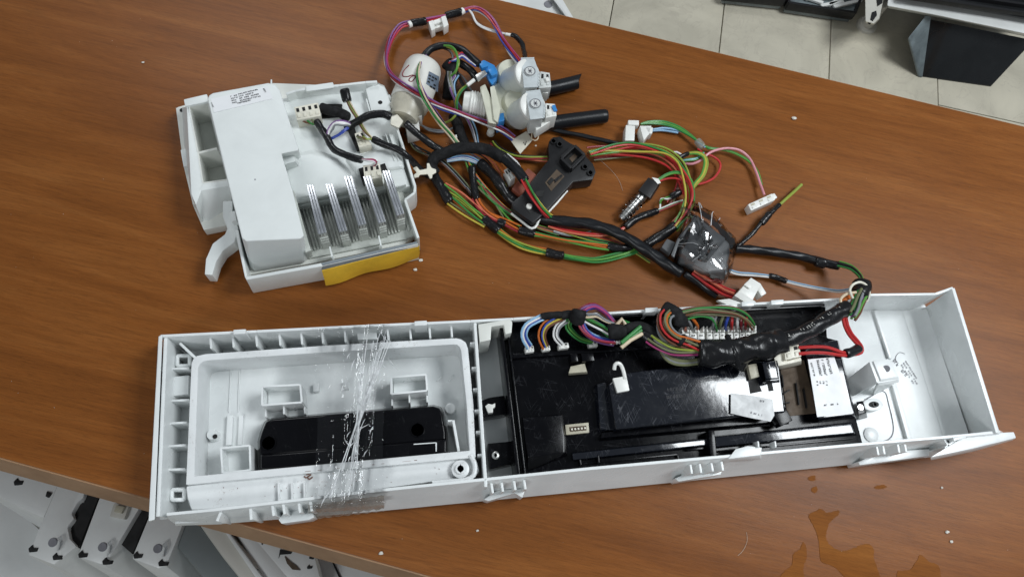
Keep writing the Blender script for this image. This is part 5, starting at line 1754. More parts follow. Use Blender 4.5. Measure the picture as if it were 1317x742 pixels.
# -- cable with bare earth end
h = harness('thin black taped cable ending in a yellow-green stub', 985, 285)
sleeve(h, [(944, 321, .006), (956, 311, .006), (968, 300, .007), (984, 281, .008), (994, 272, .008), (1003, 263, .007)], 0.0019, 'tape', ridge=.08, pitch=.009)
sleeve(h, [(979, 288, .008), (990, 275, .008)], 0.0030, 'tape', name='tape_band')
wire(h, [(1001, 265, .007), (1012, 255, .007), (1022, 246, .006), (1031, 237.5, .006)], 'ygreen', 0.0013)
# -- mains cable to the right
h = harness('thick black cable leaving the wrapped filter towards the panel corner', 1010, 327)
sleeve(h, [(936, 321, .008), (955, 320.5, .007), (975, 322, .006), (1005, 326, .006), (1035, 331, .006), (1060, 338, .008), (1080, 342, .014)], 0.0036, 'rubber', ridge=.02)
sleeve(h, [(1048, 337, .008), (1062, 339, .009)], 0.0042, 'tape', name='tape_band')
bundle(h, [(1078, 341, .015), (1094, 346, .022), (1106, 356, .030), (1108, 366, .036)], ['black', 'green', 'black', 'lgreen', 'grey'], 0.0009, twist=6)
h = harness('grey and white pair with a black tape band below the thick cable', 975, 352)
for i, c in enumerate(('lblue', 'grey', 'black')):
    wire(h, [(925, 336 + i * 2, .012), (934, 344 + i * 1.6, .008), (948, 350 + i * 1.4, .006), (970, 352 + i * 1.3, .005), (992, 355 + i, .005), (1012, 361 + i, .006), (1040, 367.5 + i, .010), (1062, 371.5 + i, .016), (1080, 373.5 + i, .026), (1096, 371 + i, .036)], ('lblue', 'grey', 'white')[i] if i < 2 else 'white', 0.0008)
sleeve(h, [(989, 354.5, .005), (1001, 357.5, .005), (1012, 362, .006)], 0.0024, 'tape', name='tape_band')

# -- panel trunk
h = harness('thick black taped trunk lying across the electronics module up to the panel corner', 1000, 440, z=0.042)
sleeve(h, [(1107, 364, .040), (1108, 372, .042), (1104, 382, .044)], 0.0070, 'tape', ridge=.03)
bundle(h, [(1105, 378, .044), (1100, 388, .046), (1096, 398, .047), (1091, 406, .047)], ['lgreen', 'grey', 'green', 'purple', 'lgreen', 'olive', 'orange', 'green', 'olive', 'grey', 'lgreen', 'brown'], 0.0011, twist=4, spread=1.2)
wire(h, [(1101, 376, .050), (1089, 378, .050), (1081, 385, .049), (1083, 393, .048)], 'cream', 0.0011)
for i in range(3):
    wire(h, [(1100, 380, .048), (1090, 382 + i, .048), (1082, 390 + i, .047), (1085, 398, .047)], 'orange', 0.0012)
obj('cable_tie', MB().tube(path([(1097, 384, .052), (1093, 374, .052), (1097, 366, .050), (1107, 363, .050), (1116, 369, .048), (1118, 380, .046), (1114, 388, .044)]), 0.0010, 8), M['conn'], h)
TR = [(1091, 395, .047), (1078, 402, .048), (1062, 412, .050), (1042, 424, .052), (1022, 433, .053), (1002, 440, .054)]
arm = sleeve(h, TR, 0.0058, 'tape', ridge=.02, pitch=.009, lump=.02, n=18)
tp_ = crom([P(x - 1.5, y - 3.2, z + .0056) for x, y, z in TR], 0.0011)
rn = random.Random(9)
g = MB()
k = 6
while k < len(tp_) - 8:
    if not 17 < k < 20:
        t_ = (tp_[k + 1] - tp_[k]).normalized()
        s_ = t_.cross(Vector((0, 0, 1))).normalized()
        w_ = rn.uniform(.0012, .0018)
        g.tube([tp_[k] - s_ * w_ - Vector((0, 0, .0004)), tp_[k] + Vector((0, 0, .0001)), tp_[k] + s_ * w_ - Vector((0, 0, .0004))], 0.00022, 5)
        if rn.random() < .6:
            e_ = rn.choice((-1, 1, 0))
            g.tube([tp_[k] + s_ * w_ * e_ - Vector((0, 0, .0003 * abs(e_))), tp_[k + 1] + s_ * w_ * e_ - Vector((0, 0, .0003 * abs(e_)))], 0.00022, 5)
    k += rn.choice((2, 2, 3))
obj('lettering', g, M['pump'], arm)
sleeve(h, [(1006, 439, .054), (992, 442, .055), (975, 446, .055), (955, 450, .055), (935, 453, .055), (915, 454, .054), (897, 454, .053)], 0.0095, 'tape', ridge=.06, pitch=.012, lump=.09, n=18)
sleeve(h, [(962, 447, .052), (952, 458, .050), (943, 472, .047)], 0.0078, 'tape', ridge=.05, name='tape_flap')
sleeve(h, [(935, 432, .055), (944, 452, .062), (950, 470, .055)], 0.0022, 'tape', ridge=.02, name='tape_flap')
# wires out of the trunk's left end
bundle(h, [(899, 447, .053), (884, 441, .054), (867, 434, .055), (857, 423, .055), (856, 411, .053), (863, 404, .050)], ['red', 'orange', 'lgreen', 'brown', 'red', 'salmon', 'green', 'grey', 'orange', 'olive', 'red', 'brown', 'lgreen'], 0.00088, twist=5, spread=1.5)
bundle(h, [(899, 453, .051), (880, 453, .051), (862, 451, .050), (845, 443, .048), (836, 437, .046)], ['yellow', 'cream', 'white', 'purple', 'lblue', 'lgreen', 'dred', 'olive', 'ygreen', 'olive', 'mag'], 0.00086, twist=3, spread=1.25)
for i in range(4):
    wire(h, [(898, 462 + i * 1.8, .050), (880, 464 + i * 1.8, .049), (866, 461 + i * 2.2, .048), (856, 455 + i * 2.2, .048), (849, 447 + i, .048), (846, 436, .049)], ('olive', 'olive', 'grey', 'olive')[i], 0.0010)
wire(h, [(862, 444, .052), (849, 432, .053), (846, 418, .052), (851, 408, .050), (860, 403, .049)], 'grey', 0.0011)
sleeve(h, [(873, 436, .056), (879, 440, .056)], 0.0052, 'cloth', name='tape_band')
sleeve(h, [(853, 399, .048), (864, 403, .051), (872, 409, .051), (873, 421, .049)], 0.0068, 'cloth', ridge=.03, name='tape_knot')
TOPC = ['lgreen', 'olive', 'green', 'brown', 'olive', 'lgreen', 'cream', 'brown', 'olive']
bundle(h, [(870, 405, .052), (884, 402, .053), (899, 400, .053), (925, 401, .052), (945, 404, .050), (957, 411, .046), (964, 420, .040)], TOPC + ['green', 'brown', 'white'], 0.00082, twist=3, spread=1.15)
bundle(h, [(870, 412, .050), (882, 407, .051), (900, 404, .051), (915, 408, .049), (920, 416, .044), (922, 424, .038)], ['olive', 'grey', 'green'], 0.0009, twist=3)
for (x0, c) in ((881, 'salmon'), (889, 'grey'), (897, 'orange'), (917, 'grey'), (926, 'olive'), (933, 'blue'), (941, 'red'), (948, 'white'), (953, 'dred'), (959, 'red')):
    dx = -9 if x0 < 900 else (4 if x0 < 938 else 1)
    wire(h, [(x0 + dx, 407, .048), (x0 + dx * .4, 413, .047), (x0, 419, .043), (x0, 424, .037)], c, 0.0011)
for x0, n_, w_ in ((877, 3, 10), (909, 3, 8.2), (936, 5, 7.6)):
    for i in range(n_):
        x = x0 + i * w_
        yy = 423 - (x - 877) * 0.012
        k = MB().slab([(x, yy + 2), (x + w_ - 1, yy + 1.6), (x + w_ - 0.6, yy + 13.4), (x + 0.6, yy + 13.6)], 0.036, 0.0275)
        o = obj('plug_housing', k, M['clip'], h, 0.0004)
        k = MB()
        k.slab([(x, yy - 3), (x + 1.5, yy - 3), (x + 2.2, yy + 4), (x, yy + 4)], 0.0385, 0.030)
        k.slab([(x + w_ - 2.6, yy - 3.4), (x + w_ - 1.1, yy - 3.4), (x + w_ - 1, yy + 4), (x + w_ - 3, yy + 4)], 0.0385, 0.030)
        obj('plug_prong', k, M['clip'], o, 0.0003)
        obj('slot', MB().slab([(x + 2.4, yy + 8), (x + w_ - 3, yy + 7.8), (x + w_ - 3, yy + 9), (x + 2.4, yy + 9.2)], 0.0364, 0.034), M['dark'], o)
# twin red power wires
h = harness('pair of red wires curling over the right end of the electronics module', 1080, 440, z=0.04)
for i in range(2):
    o = i * 4
    wire(h, [(1084 + o, 408, .046), (1086 + o, 418, .044), (1091 + o * 1.1, 429, .040), (1099 + o * 1.2, 439, .036), (1106 + o * .7, 446 + i, .034), (1106 + o * .4, 451 + o * .6, .034), (1098, 454 + o * .5, .036), (1084, 453 + o, .040), (1063, 446.5 + i * 7.5, .043), (1044, 446 + i * 7.5, .044), (1027, 447 + i * 8, .043)], 'red', 0.0013)
sleeve(h, [(1087, 455, .039), (1096, 452, .037), (1105, 448, .035)], 0.0036, 'rubber', name='tape_band', ridge=.02)
k = connector(h, [(1008, 446), (1027, 442), (1031, 458), (1010, 463)], 0.043, 0.0285, 'conn', 2, 'plug_housing')
obj('plug_skirt', MB().loft([(992, 453), (1010, 450), (1012, 464), (1030, 459), (1031, 464), (1000, 471)], 0.040, [(992, 455), (1010, 452), (1012, 468), (1030, 464), (1031, 469), (1000, 476)], 0.030), M['conn'], k, 0.0006)

# -- small plug wires at the left end of the module
h = harness('four short coloured wire groups in white mini plugs at the left end of the module', 705, 440, z=0.03)
pl = [([(675, 446), (686, 444), (687, 452), (676, 453.5)], [(681, 446, .034), (675, 436, .040), (674, 428, .044), (678, 419, .046), (687, 413, .047), (697, 408, .046)], ['lblue', 'white', 'blue', 'lblue'], 3),
      ([(697, 446), (707, 444), (708, 450), (698, 451.5)], [(702, 446, .034), (698, 436, .040), (698, 427, .043), (703, 418, .045), (714, 411, .046), (724, 407, .045)], ['orange', 'blue', 'yellow', 'brown'], 3),
      ([(718, 442), (731, 440.5), (732, 447), (719, 449)], [(723, 443, .034), (716, 435, .039), (715, 428, .041), (718, 420, .043), (725, 414, .045), (734, 409, .045)], ['white', 'white', 'grey'], 2),
      ([(757, 439.5), (768, 438), (769, 445), (758, 446.5)], [(762, 441, .033), (748, 437, .036), (738, 430, .040), (731, 421, .043), (732, 413, .046), (738, 407, .047)], ['green', 'lgreen', 'green'], 2)]
for q, p_, cs, ns in pl:
    bundle(h, p_, cs, 0.00078, twist=2, wob=.0005, spread=1.0)
    connector(h, q, 0.034, 0.0268, 'clip', ns, 'mini_plug')
sleeve(h, [(696, 408, .046), (708, 405.5, .047), (723, 405, .047)], 0.0028, 'cloth')
sleeve(h, [(722, 406, .047), (733, 404, .048), (744, 404, .050)], 0.0030, 'cloth')
sleeve(h, [(745, 398, .053), (744, 405, .051), (742, 414, .046)], 0.0058, 'cloth', name='tape_knot')
h = harness('twist of blue, violet, red and green wires along the far rim of the module', 775, 415, z=0.04)
bundle(h, [(746, 402, .051), (755, 396, .053), (765, 394, .053), (776, 400, .052), (785, 410, .048), (793, 424, .044)], ['red', 'blue', 'mag', 'purple', 'dred', 'red', 'blue'], 0.00085, twist=4, spread=1.1)
bundle(h, [(746, 412, .048), (751, 424, .046), (761, 433, .044), (775, 438, .043), (790, 440, .042)], ['blue', 'purple', 'mag', 'blue', 'lblue', 'mag', 'purple', 'dred'], 0.00085, twist=4, spread=1.15)
bundle(h, [(748, 406, .049), (762, 414, .048), (774, 421, .046), (787, 430, .044)], ['lgreen', 'white', 'green', 'olive', 'lblue', 'brown', 'green'], 0.0008, twist=4, spread=1.4)
bundle(h, [(744, 402, .053), (756, 404, .053), (768, 404, .052), (780, 411, .050), (800, 419, .048)], ['brown', 'grey', 'cream'], 0.0009, twist=4)
sleeve(h, [(782, 427, .047), (793, 426, .048), (803, 427, .047)], 0.0058, 'cloth', name='tape_knot')
sleeve(h, [(803, 424, .047), (818, 420, .047), (832, 424, .047), (846, 438, .046)], 0.0040, 'cloth')
sleeve(h, [(826, 428, .046), (838, 438, .046), (848, 446, .046)], 0.0040, 'tape')
for i, (c, zz) in enumerate((('green', .051), ('green', .049), ('cream', .050))):
    y0 = i * 3.0
    obj('cut_end', MB().tube([P(799, 441 + y0, zz), P(811, 431 + y0 * 1.05, zz + .001), P(824 + i, 420 + y0 * 1.5, zz + .001)], 0.0015, 10), M['w_' + c], h)
obj('cut_end', MB().tube([P(792, 419, .051), P(800, 410, .053), P(804, 417, .052)], 0.0014, 10), M['w_cream'], h)
for i in range(4):
    obj('crimp', MB().cyl(P(785 + i * 3.6, 442 - i * .3, .044), P(787 + i * 3.6, 440 - i * .3, .044), 0.0012), M['clip'], h)
wire(h, [(800, 412, .048), (815, 418, .048), (826, 424, .047), (840, 436, .046)], 'green', 0.0011)

# ================================================================== CLEAR FILM OVER THE DRAWER BAY
ff = MB()
rn = random.Random(11)
NU, NV = 44, 60
vs, fs = [], []
for j in range(NV + 1):
    v = j / NV
    for i in range(NU + 1):
        u = i / NU
        xl = 405 - 4 * v
        xr = 500 - 6 * v
        # gathered towards a waist on the near side of the middle
        gth = math.exp(-((v - 0.58) / 0.22) ** 2)
        cx = 484 - 44 * v
        x = xl + (xr - xl) * u
        x = x + (cx - x) * 0.10 * gth
        y = 421 + 238 * v - 5.5 * u
        fold = math.sin(u * 31 + 2.2 * math.sin(v * 5) + v * 4) * 0.0007 + math.sin(u * 67 + v * 9) * 0.0004
        near = math.exp(-(((x - (486 - 46 * v)) / 17.0) ** 2))
        z = 0.0425 - 0.004 * math.sin(math.pi * v) + fold * (0.20 + 2.4 * near) + rn.uniform(-1, 1) * 0.00012
        if v > 0.97:
            z -= (v - 0.97) * 0.5
        p = P(x, y, z)
        vs.append(p)
for j in range(NV):
    for i in range(NU):
        a = j * (NU + 1) + i
        fs.append((a, a + 1, a + NU + 2, a + NU + 1))
ff.add(vs, fs)
film = tag(obj('clear_film', ff, M['film'], sharp=180, loc=P(450, 540, 0.04)), 'creased clear plastic film stretched across the white drawer frame', 'plastic film')
# bunched folds of the film, painted white for their glints
for k in range(19):
    rn2 = random.Random(100 + k)
    t0, t1 = rn2.uniform(0.0, 0.25), rn2.uniform(0.5, 0.98)
    sx = rn2.uniform(-15, 17)
    pts = []
    for i in range(26):
        t = t0 + (t1 - t0) * i / 25
        pinch = abs(t - 0.52) * 2.0
        x = 486 - 50 * t + sx * (0.12 + 1.15 * pinch)
        y = 424 + 232 * t
        pts.append(P(x, y, 0.0435 - 0.004 * math.sin(math.pi * t) + 0.0006 * math.sin(i * 0.8 + k)))
    obj('crease_glint', MB().tube(pts, 0.00016 + 0.00022 * rn2.random(), 6), M['crease_glint'], film)
for k in range(26):  # short white strokes painted as crossing glints
    rn2 = random.Random(300 + k)
    t = rn2.uniform(0.02, 0.97)
    x = 486 - 50 * t + rn2.gauss(0, 18)
    y = 424 + 232 * t
    a_ = rn2.choice((2.0, 2.3, 1.9, 2.1, 0.9, 2.6))
    l_ = rn2.uniform(4, 13)
    pts = [P(x + math.cos(a_) * l_ * s_ + 1.5 * s_ * s_, y + math.sin(a_) * l_ * s_, 0.0436 - 0.004 * math.sin(math.pi * t)) for s_ in (-1, -.5, 0, .5, 1)]
    obj('crease_glint', MB().tube(pts, [0.00006, 0.0002, 0.00034, 0.0002, 0.00006], 6), M['crease_glint'], film)
ft = MB()
vs, fs = [], []
for j in range(7):
    for i in range(31):
        u, v = i / 30, j / 6
        x = 396 + 98 * u
        yt, yb = 647 - 12.5 * u, 666 - 11 * u
        z = 0.0385 - 0.035 * v
        p = P(x, yt + (yb - yt) * v, z) + Vector((0, -0.0006, 0.0004)) + Vector((0, -1, 0)) * 0.0005 * (1 + math.sin(i * 1.7 + j) * 0.7)
        vs.append(p)
for j in range(6):
    for i in range(30):
        a = j * 31 + i
        fs.append((a, a + 1, a + 32, a + 31))
ft.add(vs, fs)
tag(obj('packing_tape', ft, M['ptape'], loc=P(445, 655, 0.02), sharp=30), 'dull crumpled packing tape stuck on the near edge of the panel', 'tape')

# ================================================================== CRUMBS, DUST AND WET PATCHES


def blob(c, r, seed, flat=0.6):
    rn = random.Random(seed)
    m = MB()
    bm = bmesh.new()
    bmesh.ops.create_icosphere(bm, subdivisions=2, radius=1)
    vs = []
    for v in bm.verts:
        k = 1 + rn.uniform(-.25, .25)
        vs.append(Vector(c) + Vector((v.co.x * r * k * 1.3, v.co.y * r * k, (v.co.z * k * flat + flat * .8) * r)))
    fs = [tuple(v.index for v in f.verts) for f in bm.faces]
    bm.free()
    return m.add(vs, fs)


for i, (x, y, r, t) in enumerate(((1021, 153, .0016, 'largest white crumb, alone on bare wood right of the white plugs'),
                                  (541, 335, .0013, 'pale crumb just off the corner of the yellow tape'),
                                  (534, 347, .0012, 'second pale crumb below the corner of the yellow tape'),
                                  (1218, 684, .0011, 'white flake right of the largest wet patch'),
                                  (1223, 696, .0010, 'lower of two white flakes right of the largest wet patch'),
                                  (1211, 627, .0008, 'small white speck between the panel corner and the wet patches'),
                                  (490, 711, .0012, 'white crumb near the table edge below the panel'),
                                  (614, 682, .0008, 'small speck on the wood below the middle of the panel'),
                                  (184, 81, .0009, 'pale speck on the wood left of the control unit'),
                                  (689, 188, .0007, 'tiny white speck beside the paper tag'))):
    tag(obj('crumb', blob(P(x, y, 0.0002), r, i), M['crumb'], loc=P(x, y, 0)), t, 'crumb', 'white crumbs on the table')
dust = MB()
rn = random.Random(21)
for i in range(95):
    x, y = rn.uniform(10, 1310), rn.uniform(5, 735)
    p = P(x, y, 0.0001)
    uu = (p - A0).dot(Vector((-da.y, da.x, 0)))
    if uu > -0.01 or (p - B0).dot(Vector((-db.y, db.x, 0))) < 0.01:
        continue
    r = rn.uniform(0.00010, 0.00026)
    dust.box(p + Vector((0, 0, r * 0.5)), r * rn.uniform(1, 2.5), r, r, rn.uniform(0, 3))
tag(obj('dust_specks', dust, M['dust']), 'fine pale dust specks scattered over the table top', 'dust', kind='stuff')


def wet(px, label):
    rn = random.Random(len(px))
    base = pp(px, 0.0)
    pts = []
    n = len(base)
    for i in range(n):
        p0, p1, p2, p3 = base[i - 1], base[i], base[(i + 1) % n], base[(i + 2) % n]
        for k in range(6):
            t = k / 6
            q = 0.5 * ((2 * p1) + (p2 - p0) * t + (2 * p0 - 5 * p1 + 4 * p2 - p3) * t * t + (3 * p1 - p0 - 3 * p2 + p3) * t ** 3)
            pts.append(q + Vector((rn.uniform(-1, 1), rn.uniform(-1, 1), 0)) * 0.0003)
    m = MB().prism([p + Vector((0, 0, 0.0003)) for p in pts], [p + Vector((0, 0, 0.00002)) for p in pts])
    tag(obj('wet_patch', m, M['wet'], loc=pts[0]), label, 'wet patch', 'wet patches on the table')


wet([(1040, 663), (1049, 657), (1056, 654), (1064, 659), (1078, 656), (1078, 662), (1069, 669), (1064, 680), (1062, 690), (1067, 700), (1078, 707), (1090, 707), (1104, 702), (1116, 699), (1124, 706), (1123, 716), (1128, 730), (1130, 748), (1095, 748), (1075, 730), (1057, 722), (1054, 708), (1052, 692), (1046, 676)], 'largest wet patch, branching, at the near right of the table')
wet([(1020, 712), (1028, 706), (1033, 697), (1037, 704), (1037, 716), (1033, 730), (1032, 748), (1002, 748), (1008, 735), (1018, 726)], 'narrow wet patch left of the largest one')
wet([(1154, 735), (1170, 732), (1178, 722), (1184, 713), (1194, 721), (1206, 726), (1209, 736), (1206, 750), (1160, 750)], 'wet patch right of the largest one, peaked at the top')
wet([(1043, 629), (1049, 625), (1051, 630), (1047, 634)], 'small round wet drop just below the panel')
wet([(1039, 614), (1047, 611), (1048, 617), (1042, 618)], 'faint wet smear at the panel edge above the drop')
wet([(1124, 626), (1134, 623), (1140, 626), (1130, 629)], 'thin wet smear right of the drop')

tag(obj('hair', MB().tube(path([(960, 684, .0004), (961, 695, .0004), (956, 707, .0004), (949, 714, .0004)], .0004), 0.00012, 5), M['dust'], loc=P(958, 700, 0)), 'fine curved hair on the wood left of the narrow wet patch', 'hair')
tag(obj('hair', MB().tube(path([(772, 206, .0004), (786, 219, .0004), (796, 232, .0004), (801, 246, .0004)], .0004), 0.00010, 5), M['dust'], loc=P(786, 220, 0)), 'fine pale hair on the wood between door lock and sensor', 'hair')

# ================================================================== THINGS ROUND THE TABLE, LOWER DOWN


LEAN = P(35 + 170, 713 + 120, -0.62) - P(35, 713, -0.20)
LEAN.z = 0


def crate(name, label, cat, px, zt, zb, mat, group=None, bev=0.004):
    t = thing(name, label, cat, Vector((P(*px[0], zt).x, P(*px[0], zt).y, zb)), group)
    tp_ = pp(px, zt)
    ln = LEAN if name == 'appliance_panel' else Vector((0, 0, 0))
    o = obj('shell', MB().prism(tp_, [Vector((p.x + ln.x, p.y + ln.y, zb)) for p in tp_]), M[mat], t, bev)
    return t, o


SG = 'white appliance panels stacked under the table'
ZS = -0.20


def sheet(label, px, marks, screws, side=None):
    t, o = crate('appliance_panel', label, 'appliance panel', px, ZS, ZF, 'sheet', SG, 0.006)  # appliance panel standing on end, built as a solid shell
    for m_ in marks:
        obj('slot', MB().slab(m_, ZS + 0.0012, ZS - 0.004), M['dark'], t, 0.0008)
    for (x, y) in screws:
        obj('dimple', MB().lathe(P(x, y, ZS), (0, 0, 1), [(0, 0.0042), (0.001, 0.0036), (0.0004, 0.002), (0.0004, 0)], 16), M['pencil'], t)
        obj('tape_scrap', MB().loft([(x + 5, y - 5), (x + 11, y - 9), (x + 13, y), (x + 8, y + 10), (x + 6, y + 10), (x + 8, y - 1)], ZS + 0.004, [(x + 5, y - 4), (x + 11, y - 8), (x + 13, y + 1), (x + 8, y + 11), (x + 6, y + 11), (x + 8, y)], ZS + 0.001), M['wrap'], t)
    return t


def notch(x, y, s=1.0):
    return [(x - 6 * s, y - 1 * s), (x - 1 * s, y - 6 * s), (x + 1 * s, y - 2 * s), (x + 7 * s, y - 2 * s), (x + 5 * s, y + 3 * s), (x - 5 * s, y + 4 * s)]


sheet('leftmost white appliance panel, its end half hidden by the table edge', [(-40, 590), (20, 592), (80, 612), (56, 668), (-40, 622)],
      [notch(23, 620), [(60, 631), (66, 634), (62, 640), (58, 638)]], [])
sheet('white appliance panel end with stepped black slot, second from the left', [(84, 598), (119, 604), (107, 640), (100, 646), (92, 660), (96, 666), (87, 677), (90, 692), (99, 702), (69, 726), (35, 713)],
      [notch(42, 706), notch(73, 716)], [(68, 697)])
sheet('white appliance panel end with a recessed handle clip, third from the left', [(136, 612), (184, 624), (179, 655), (154, 697), (134, 728), (97, 716)],
      [notch(106, 713), notch(137, 722)], [(132, 703)])
t = sheet('white appliance panel end directly under the corner of the control panel', [(196, 650), (240, 662), (226, 699), (214, 728), (203, 731), (168, 718)],
          [notch(177, 714), notch(209, 724)], [(203, 705)])
t, o = crate('appliance_panel', 'dark grey appliance sheet standing right of the white panel ends', 'appliance panel', [(240, 664), (250, 666), (312, 742), (320, 760), (262, 744), (226, 701)], ZS - 0.006, ZF, 'sheetdark', SG)
t, o = crate('appliance_panel', 'cream edged appliance sheet between dark grey sheet and blotched panel', 'appliance panel', [(246, 660), (278, 666), (330, 720), (345, 760), (318, 756), (286, 716)], ZS, ZF, 'sheetedge', SG)
obj('rim', MB().slab([(278, 668), (283, 669), (345, 752), (338, 756)], ZS + 0.004, ZS - 0.02), M['sheet'], t, 0.002)
t = sheet('white appliance panel with dark slot in the middle of the lower stack', [(288, 664), (318, 672), (372, 742), (380, 760), (348, 760)], [[(326, 729), (332, 732), (330, 740), (325, 737)], [(294, 686), (300, 688), (297, 690)]], [])
t = sheet('white appliance panel with brown blotches, right end of the stack', [(306, 676), (352, 690), (404, 706), (418, 760), (384, 760)], [[(360, 706), (376, 709), (374, 712), (360, 713), (358, 718)], [(398, 714), (404, 715), (403, 719), (397, 718)], notch(398, 729, .6), [(336, 697), (338, 697), (338, 700), (336, 700)]], [])
obj('rust_blotch', MB().slab([(366, 715), (374, 722), (382, 728), (386, 733), (376, 732), (369, 724)], ZS + 0.0012, ZS - 0.003), M['brownin'], t)
t, o = crate('appliance_panel', 'plain white appliance sheet at the far right of the stack with a black slit', 'appliance panel', [(404, 704), (520, 742), (560, 775), (410, 775)], ZS - 0.03, ZF, 'sheet', SG)
obj('slot', MB().slab([(426, 720), (428, 720), (440, 745), (437, 745)], ZS - 0.0285, ZS - 0.033), M['dark'], t)
for px, lb_ in (([(117, 600), (140, 606), (101, 704), (88, 690), (92, 680), (87, 677), (98, 664), (93, 659), (102, 645), (108, 647)], 'painted black gap shade with stepped edge between second and third panel ends'),
                ([(178, 620), (200, 640), (170, 712), (153, 697), (158, 687), (171, 664)], 'painted black gap shade between third and fourth panel ends')):
    tag(obj('gap_shade', MB().slab(px, ZS - 0.006, ZF), M['dark'], loc=P(px[0][0], px[0][1], ZF)), lb_, 'painted shade')  # black slab stands in for deep shade between the panel ends
tag(obj('appliance_panel', MB().slab([(-60, 640), (0, 634), (60, 690), (110, 770), (-60, 770)], ZS - 0.16, ZF + 0.01), M['sheet'], loc=P(0, 700, ZF)), 'low pale appliance sheet at the lower left corner under the panel ends', 'appliance panel', SG)
hc = obj('recessed_clip', MB().slab([(146, 646), (166, 650), (160, 668), (140, 664)], ZS + 0.006, ZS - 0.002), M['sheetedge'], bpy.data.objects['appliance_panel.002'], 0.002)
obj('clip_pad', MB().slab([(149, 649), (160, 651), (156, 660), (146, 658)], ZS + 0.010, ZS + 0.004), M['beige'], hc, 0.001)

# far side: white sheet with a hole, trays, appliance
t = thing('metal_sheet', 'white sheet metal bracket with a round hole behind the far table edge', 'metal sheet', P(700, 15, -0.5))
g = MB()
g.prism(pp([(640, -30), (706, -30), (744, 34), (742, 38), (640, 22)], -0.30), pp([(640, -29), (706, -29), (744, 36), (742, 40), (640, 24)], -0.304))
sh_ = obj('sheet', g, M['sheet'], t, 0.001)
obj('rim', MB().loft([(690, -30), (694, -30), (741, 34), (737, 34)], -0.29, [(690, -26), (694, -26), (741, 38), (737, 38)], -0.304), M['sheet'], t, 0.001)
obj('hole', MB().lathe(P(705, 6, -0.2995), (0, 0, 1), [(0, 0.0062), (0.0003, 0.006), (0.0003, 0)], 20), M['pencil'], t)
g = MB().wall(P(650, -20, -0.31), P(735, 30, -0.31), 0.004, -0.305, ZF)
obj('stand_web', g, M['sheet'], t)


def tray(label, px, h):
    t, o = crate('clear_tray', label, 'tray', px, ZF + h, ZF + 0.008, 'tray', 'trays on the floor along the far wall', 0.004)
    q = pp(px, ZF + h)
    g = MB()
    for a_, b_ in zip(q, q[1:] + q[:1]):
        g.wall(a_, b_, 0.006, ZF + h + 0.012, ZF + h - 0.01)
    obj('tray_rim', g, M['lock'], t, 0.001)
    return t, q


t, q = tray('grey glass tray on the floor, the left one at the top edge', [(948, -40), (1008, -40), (1008, 4), (930, -4)], 0.03)
t, q = tray('grey glass tray with white strips on the floor, the right one at the top edge', [(1016, -40), (1120, -40), (1097, 21), (1012, 8)], 0.03)
rn = random.Random(3)
for i in range(7):
    x, y = 1030 + i * 10, -4 + i * 1.5 + rn.uniform(-5, 5)
    obj('white_strip', MB().box(P(x, y, ZF + 0.036), rn.uniform(.03, .09), 0.008, 0.006, rn.uniform(-.5, .6)), M['sheet'], t, 0.001)
ap = thing('appliance', 'white appliance with black front standing on a levelling foot at the top right', 'appliance', P(1160, 0, ZF))
zb_ = ZF + 0.06
g = MB().loft([(1112, -60), (1150, -60), (1138, -8), (1131, 24), (1124, 31), (1113, 28)], zb_ + 0.06, [(1112, -55), (1150, -55), (1138, 2), (1131, 26), (1124, 33), (1113, 30)], zb_)
ft_ = obj('corner_post', g, M['sheetedge'], ap, 0.003)
for qd in ([(1122, 16), (1127, 14), (1128, 20), (1123, 27), (1120, 25)], [(1128, 0), (1135, -3), (1135, 4), (1129, 8)]):
    obj('slot', MB().slab(qd, zb_ + 0.0625, zb_ + 0.05), M['dark'], ft_)
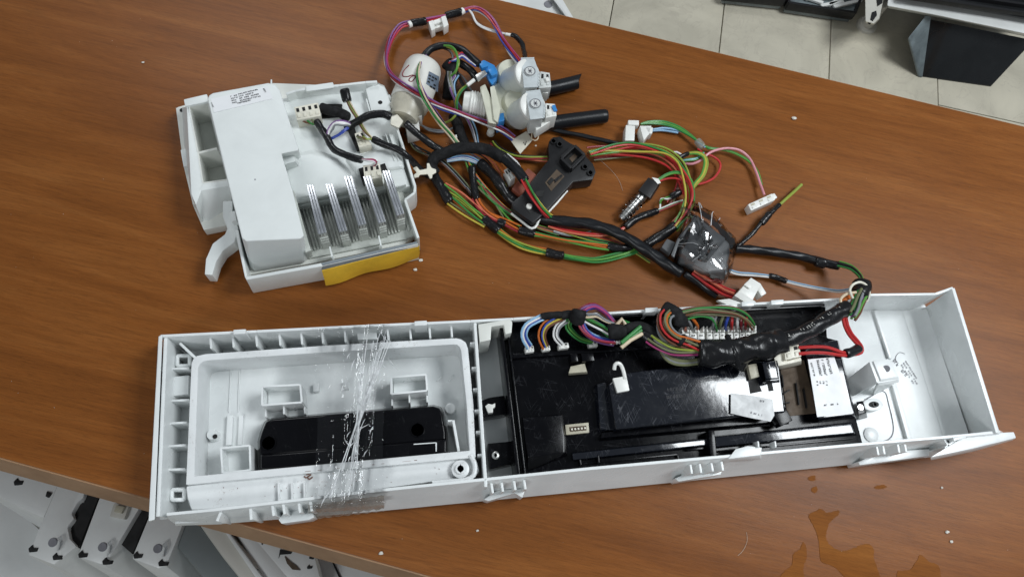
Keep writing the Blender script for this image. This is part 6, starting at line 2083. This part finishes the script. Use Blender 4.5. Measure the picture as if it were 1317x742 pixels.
obj('levelling_foot', MB().lathe(P(1113, 35, ZF + 0.001), (0, 0, 1), [(0, 0.024), (0.008, 0.023), (0.010, 0.014), (0.030, 0.012), (0.075, 0.012)], 24), M['sheetedge'], ap)
g = MB().loft([(1143, -8), (1212, 4), (1330, 24), (1330, 46), (1200, 19), (1141, 8)], zb_ + 0.07, [(1143, -4), (1212, 8), (1330, 28), (1330, 50), (1200, 22), (1141, 11)], zb_ + 0.02)
obj('base_bar', g, M['sheet'], ap, 0.003)
g = MB().loft([(1150, -120), (1330, -120), (1330, 26), (1212, 5), (1146, -8)], zb_ + 0.09, [(1150, -110), (1330, -110), (1330, 32), (1212, 10), (1146, -4)], zb_ + 0.02)
fp = obj('black_front', g, M['glass'], ap, 0.003)
g = MB()
for i in range(3):
    g = MB().wall(P(1160 + i * 4, -4 - i * 9, zb_ + .092), P(1330, 22 - i * 11, zb_ + .092), 0.006, zb_ + 0.100, zb_ + 0.088)
    obj('grille_bar', g, M['lock'], fp, 0.001)
bx = thing('glass_sheet', 'dark glass sheet in a black frame leaning in front of the appliance', 'glass sheet', P(1230, 80, ZF))
g = MB().prism([P(1183, 98, ZF + 0.006), P(1275, 111, ZF + 0.006), P(1330, 52, ZF + 0.10), P(1192, 24, ZF + 0.10)],
               [P(1183, 98, ZF + 0.006) - Vector((0, 0, .005)), P(1275, 111, ZF + 0.006) - Vector((0, 0, .005)), P(1330, 52, ZF + 0.10) - Vector((0, 0, .012)), P(1192, 24, ZF + 0.10) - Vector((0, 0, .012))])
obj('pane', g, M['glass'], bx, 0.002)
g = MB().prism([P(1169, 48, ZF + 0.09), P(1191, 20, ZF + 0.11), P(1198, 22, ZF + 0.11), P(1187, 99, ZF + 0.008), P(1182, 98, ZF + 0.008)],
               [P(1169, 48, ZF + 0.09) - Vector((0, 0, .006)), P(1191, 20, ZF + 0.11) - Vector((0, 0, .006)), P(1198, 22, ZF + 0.11) - Vector((0, 0, .006)), P(1187, 99, ZF + 0.008) - Vector((0, 0, .006)), P(1182, 98, ZF + 0.008) - Vector((0, 0, .006))])
obj('side_frame', g, M['tray'], bx, 0.002)
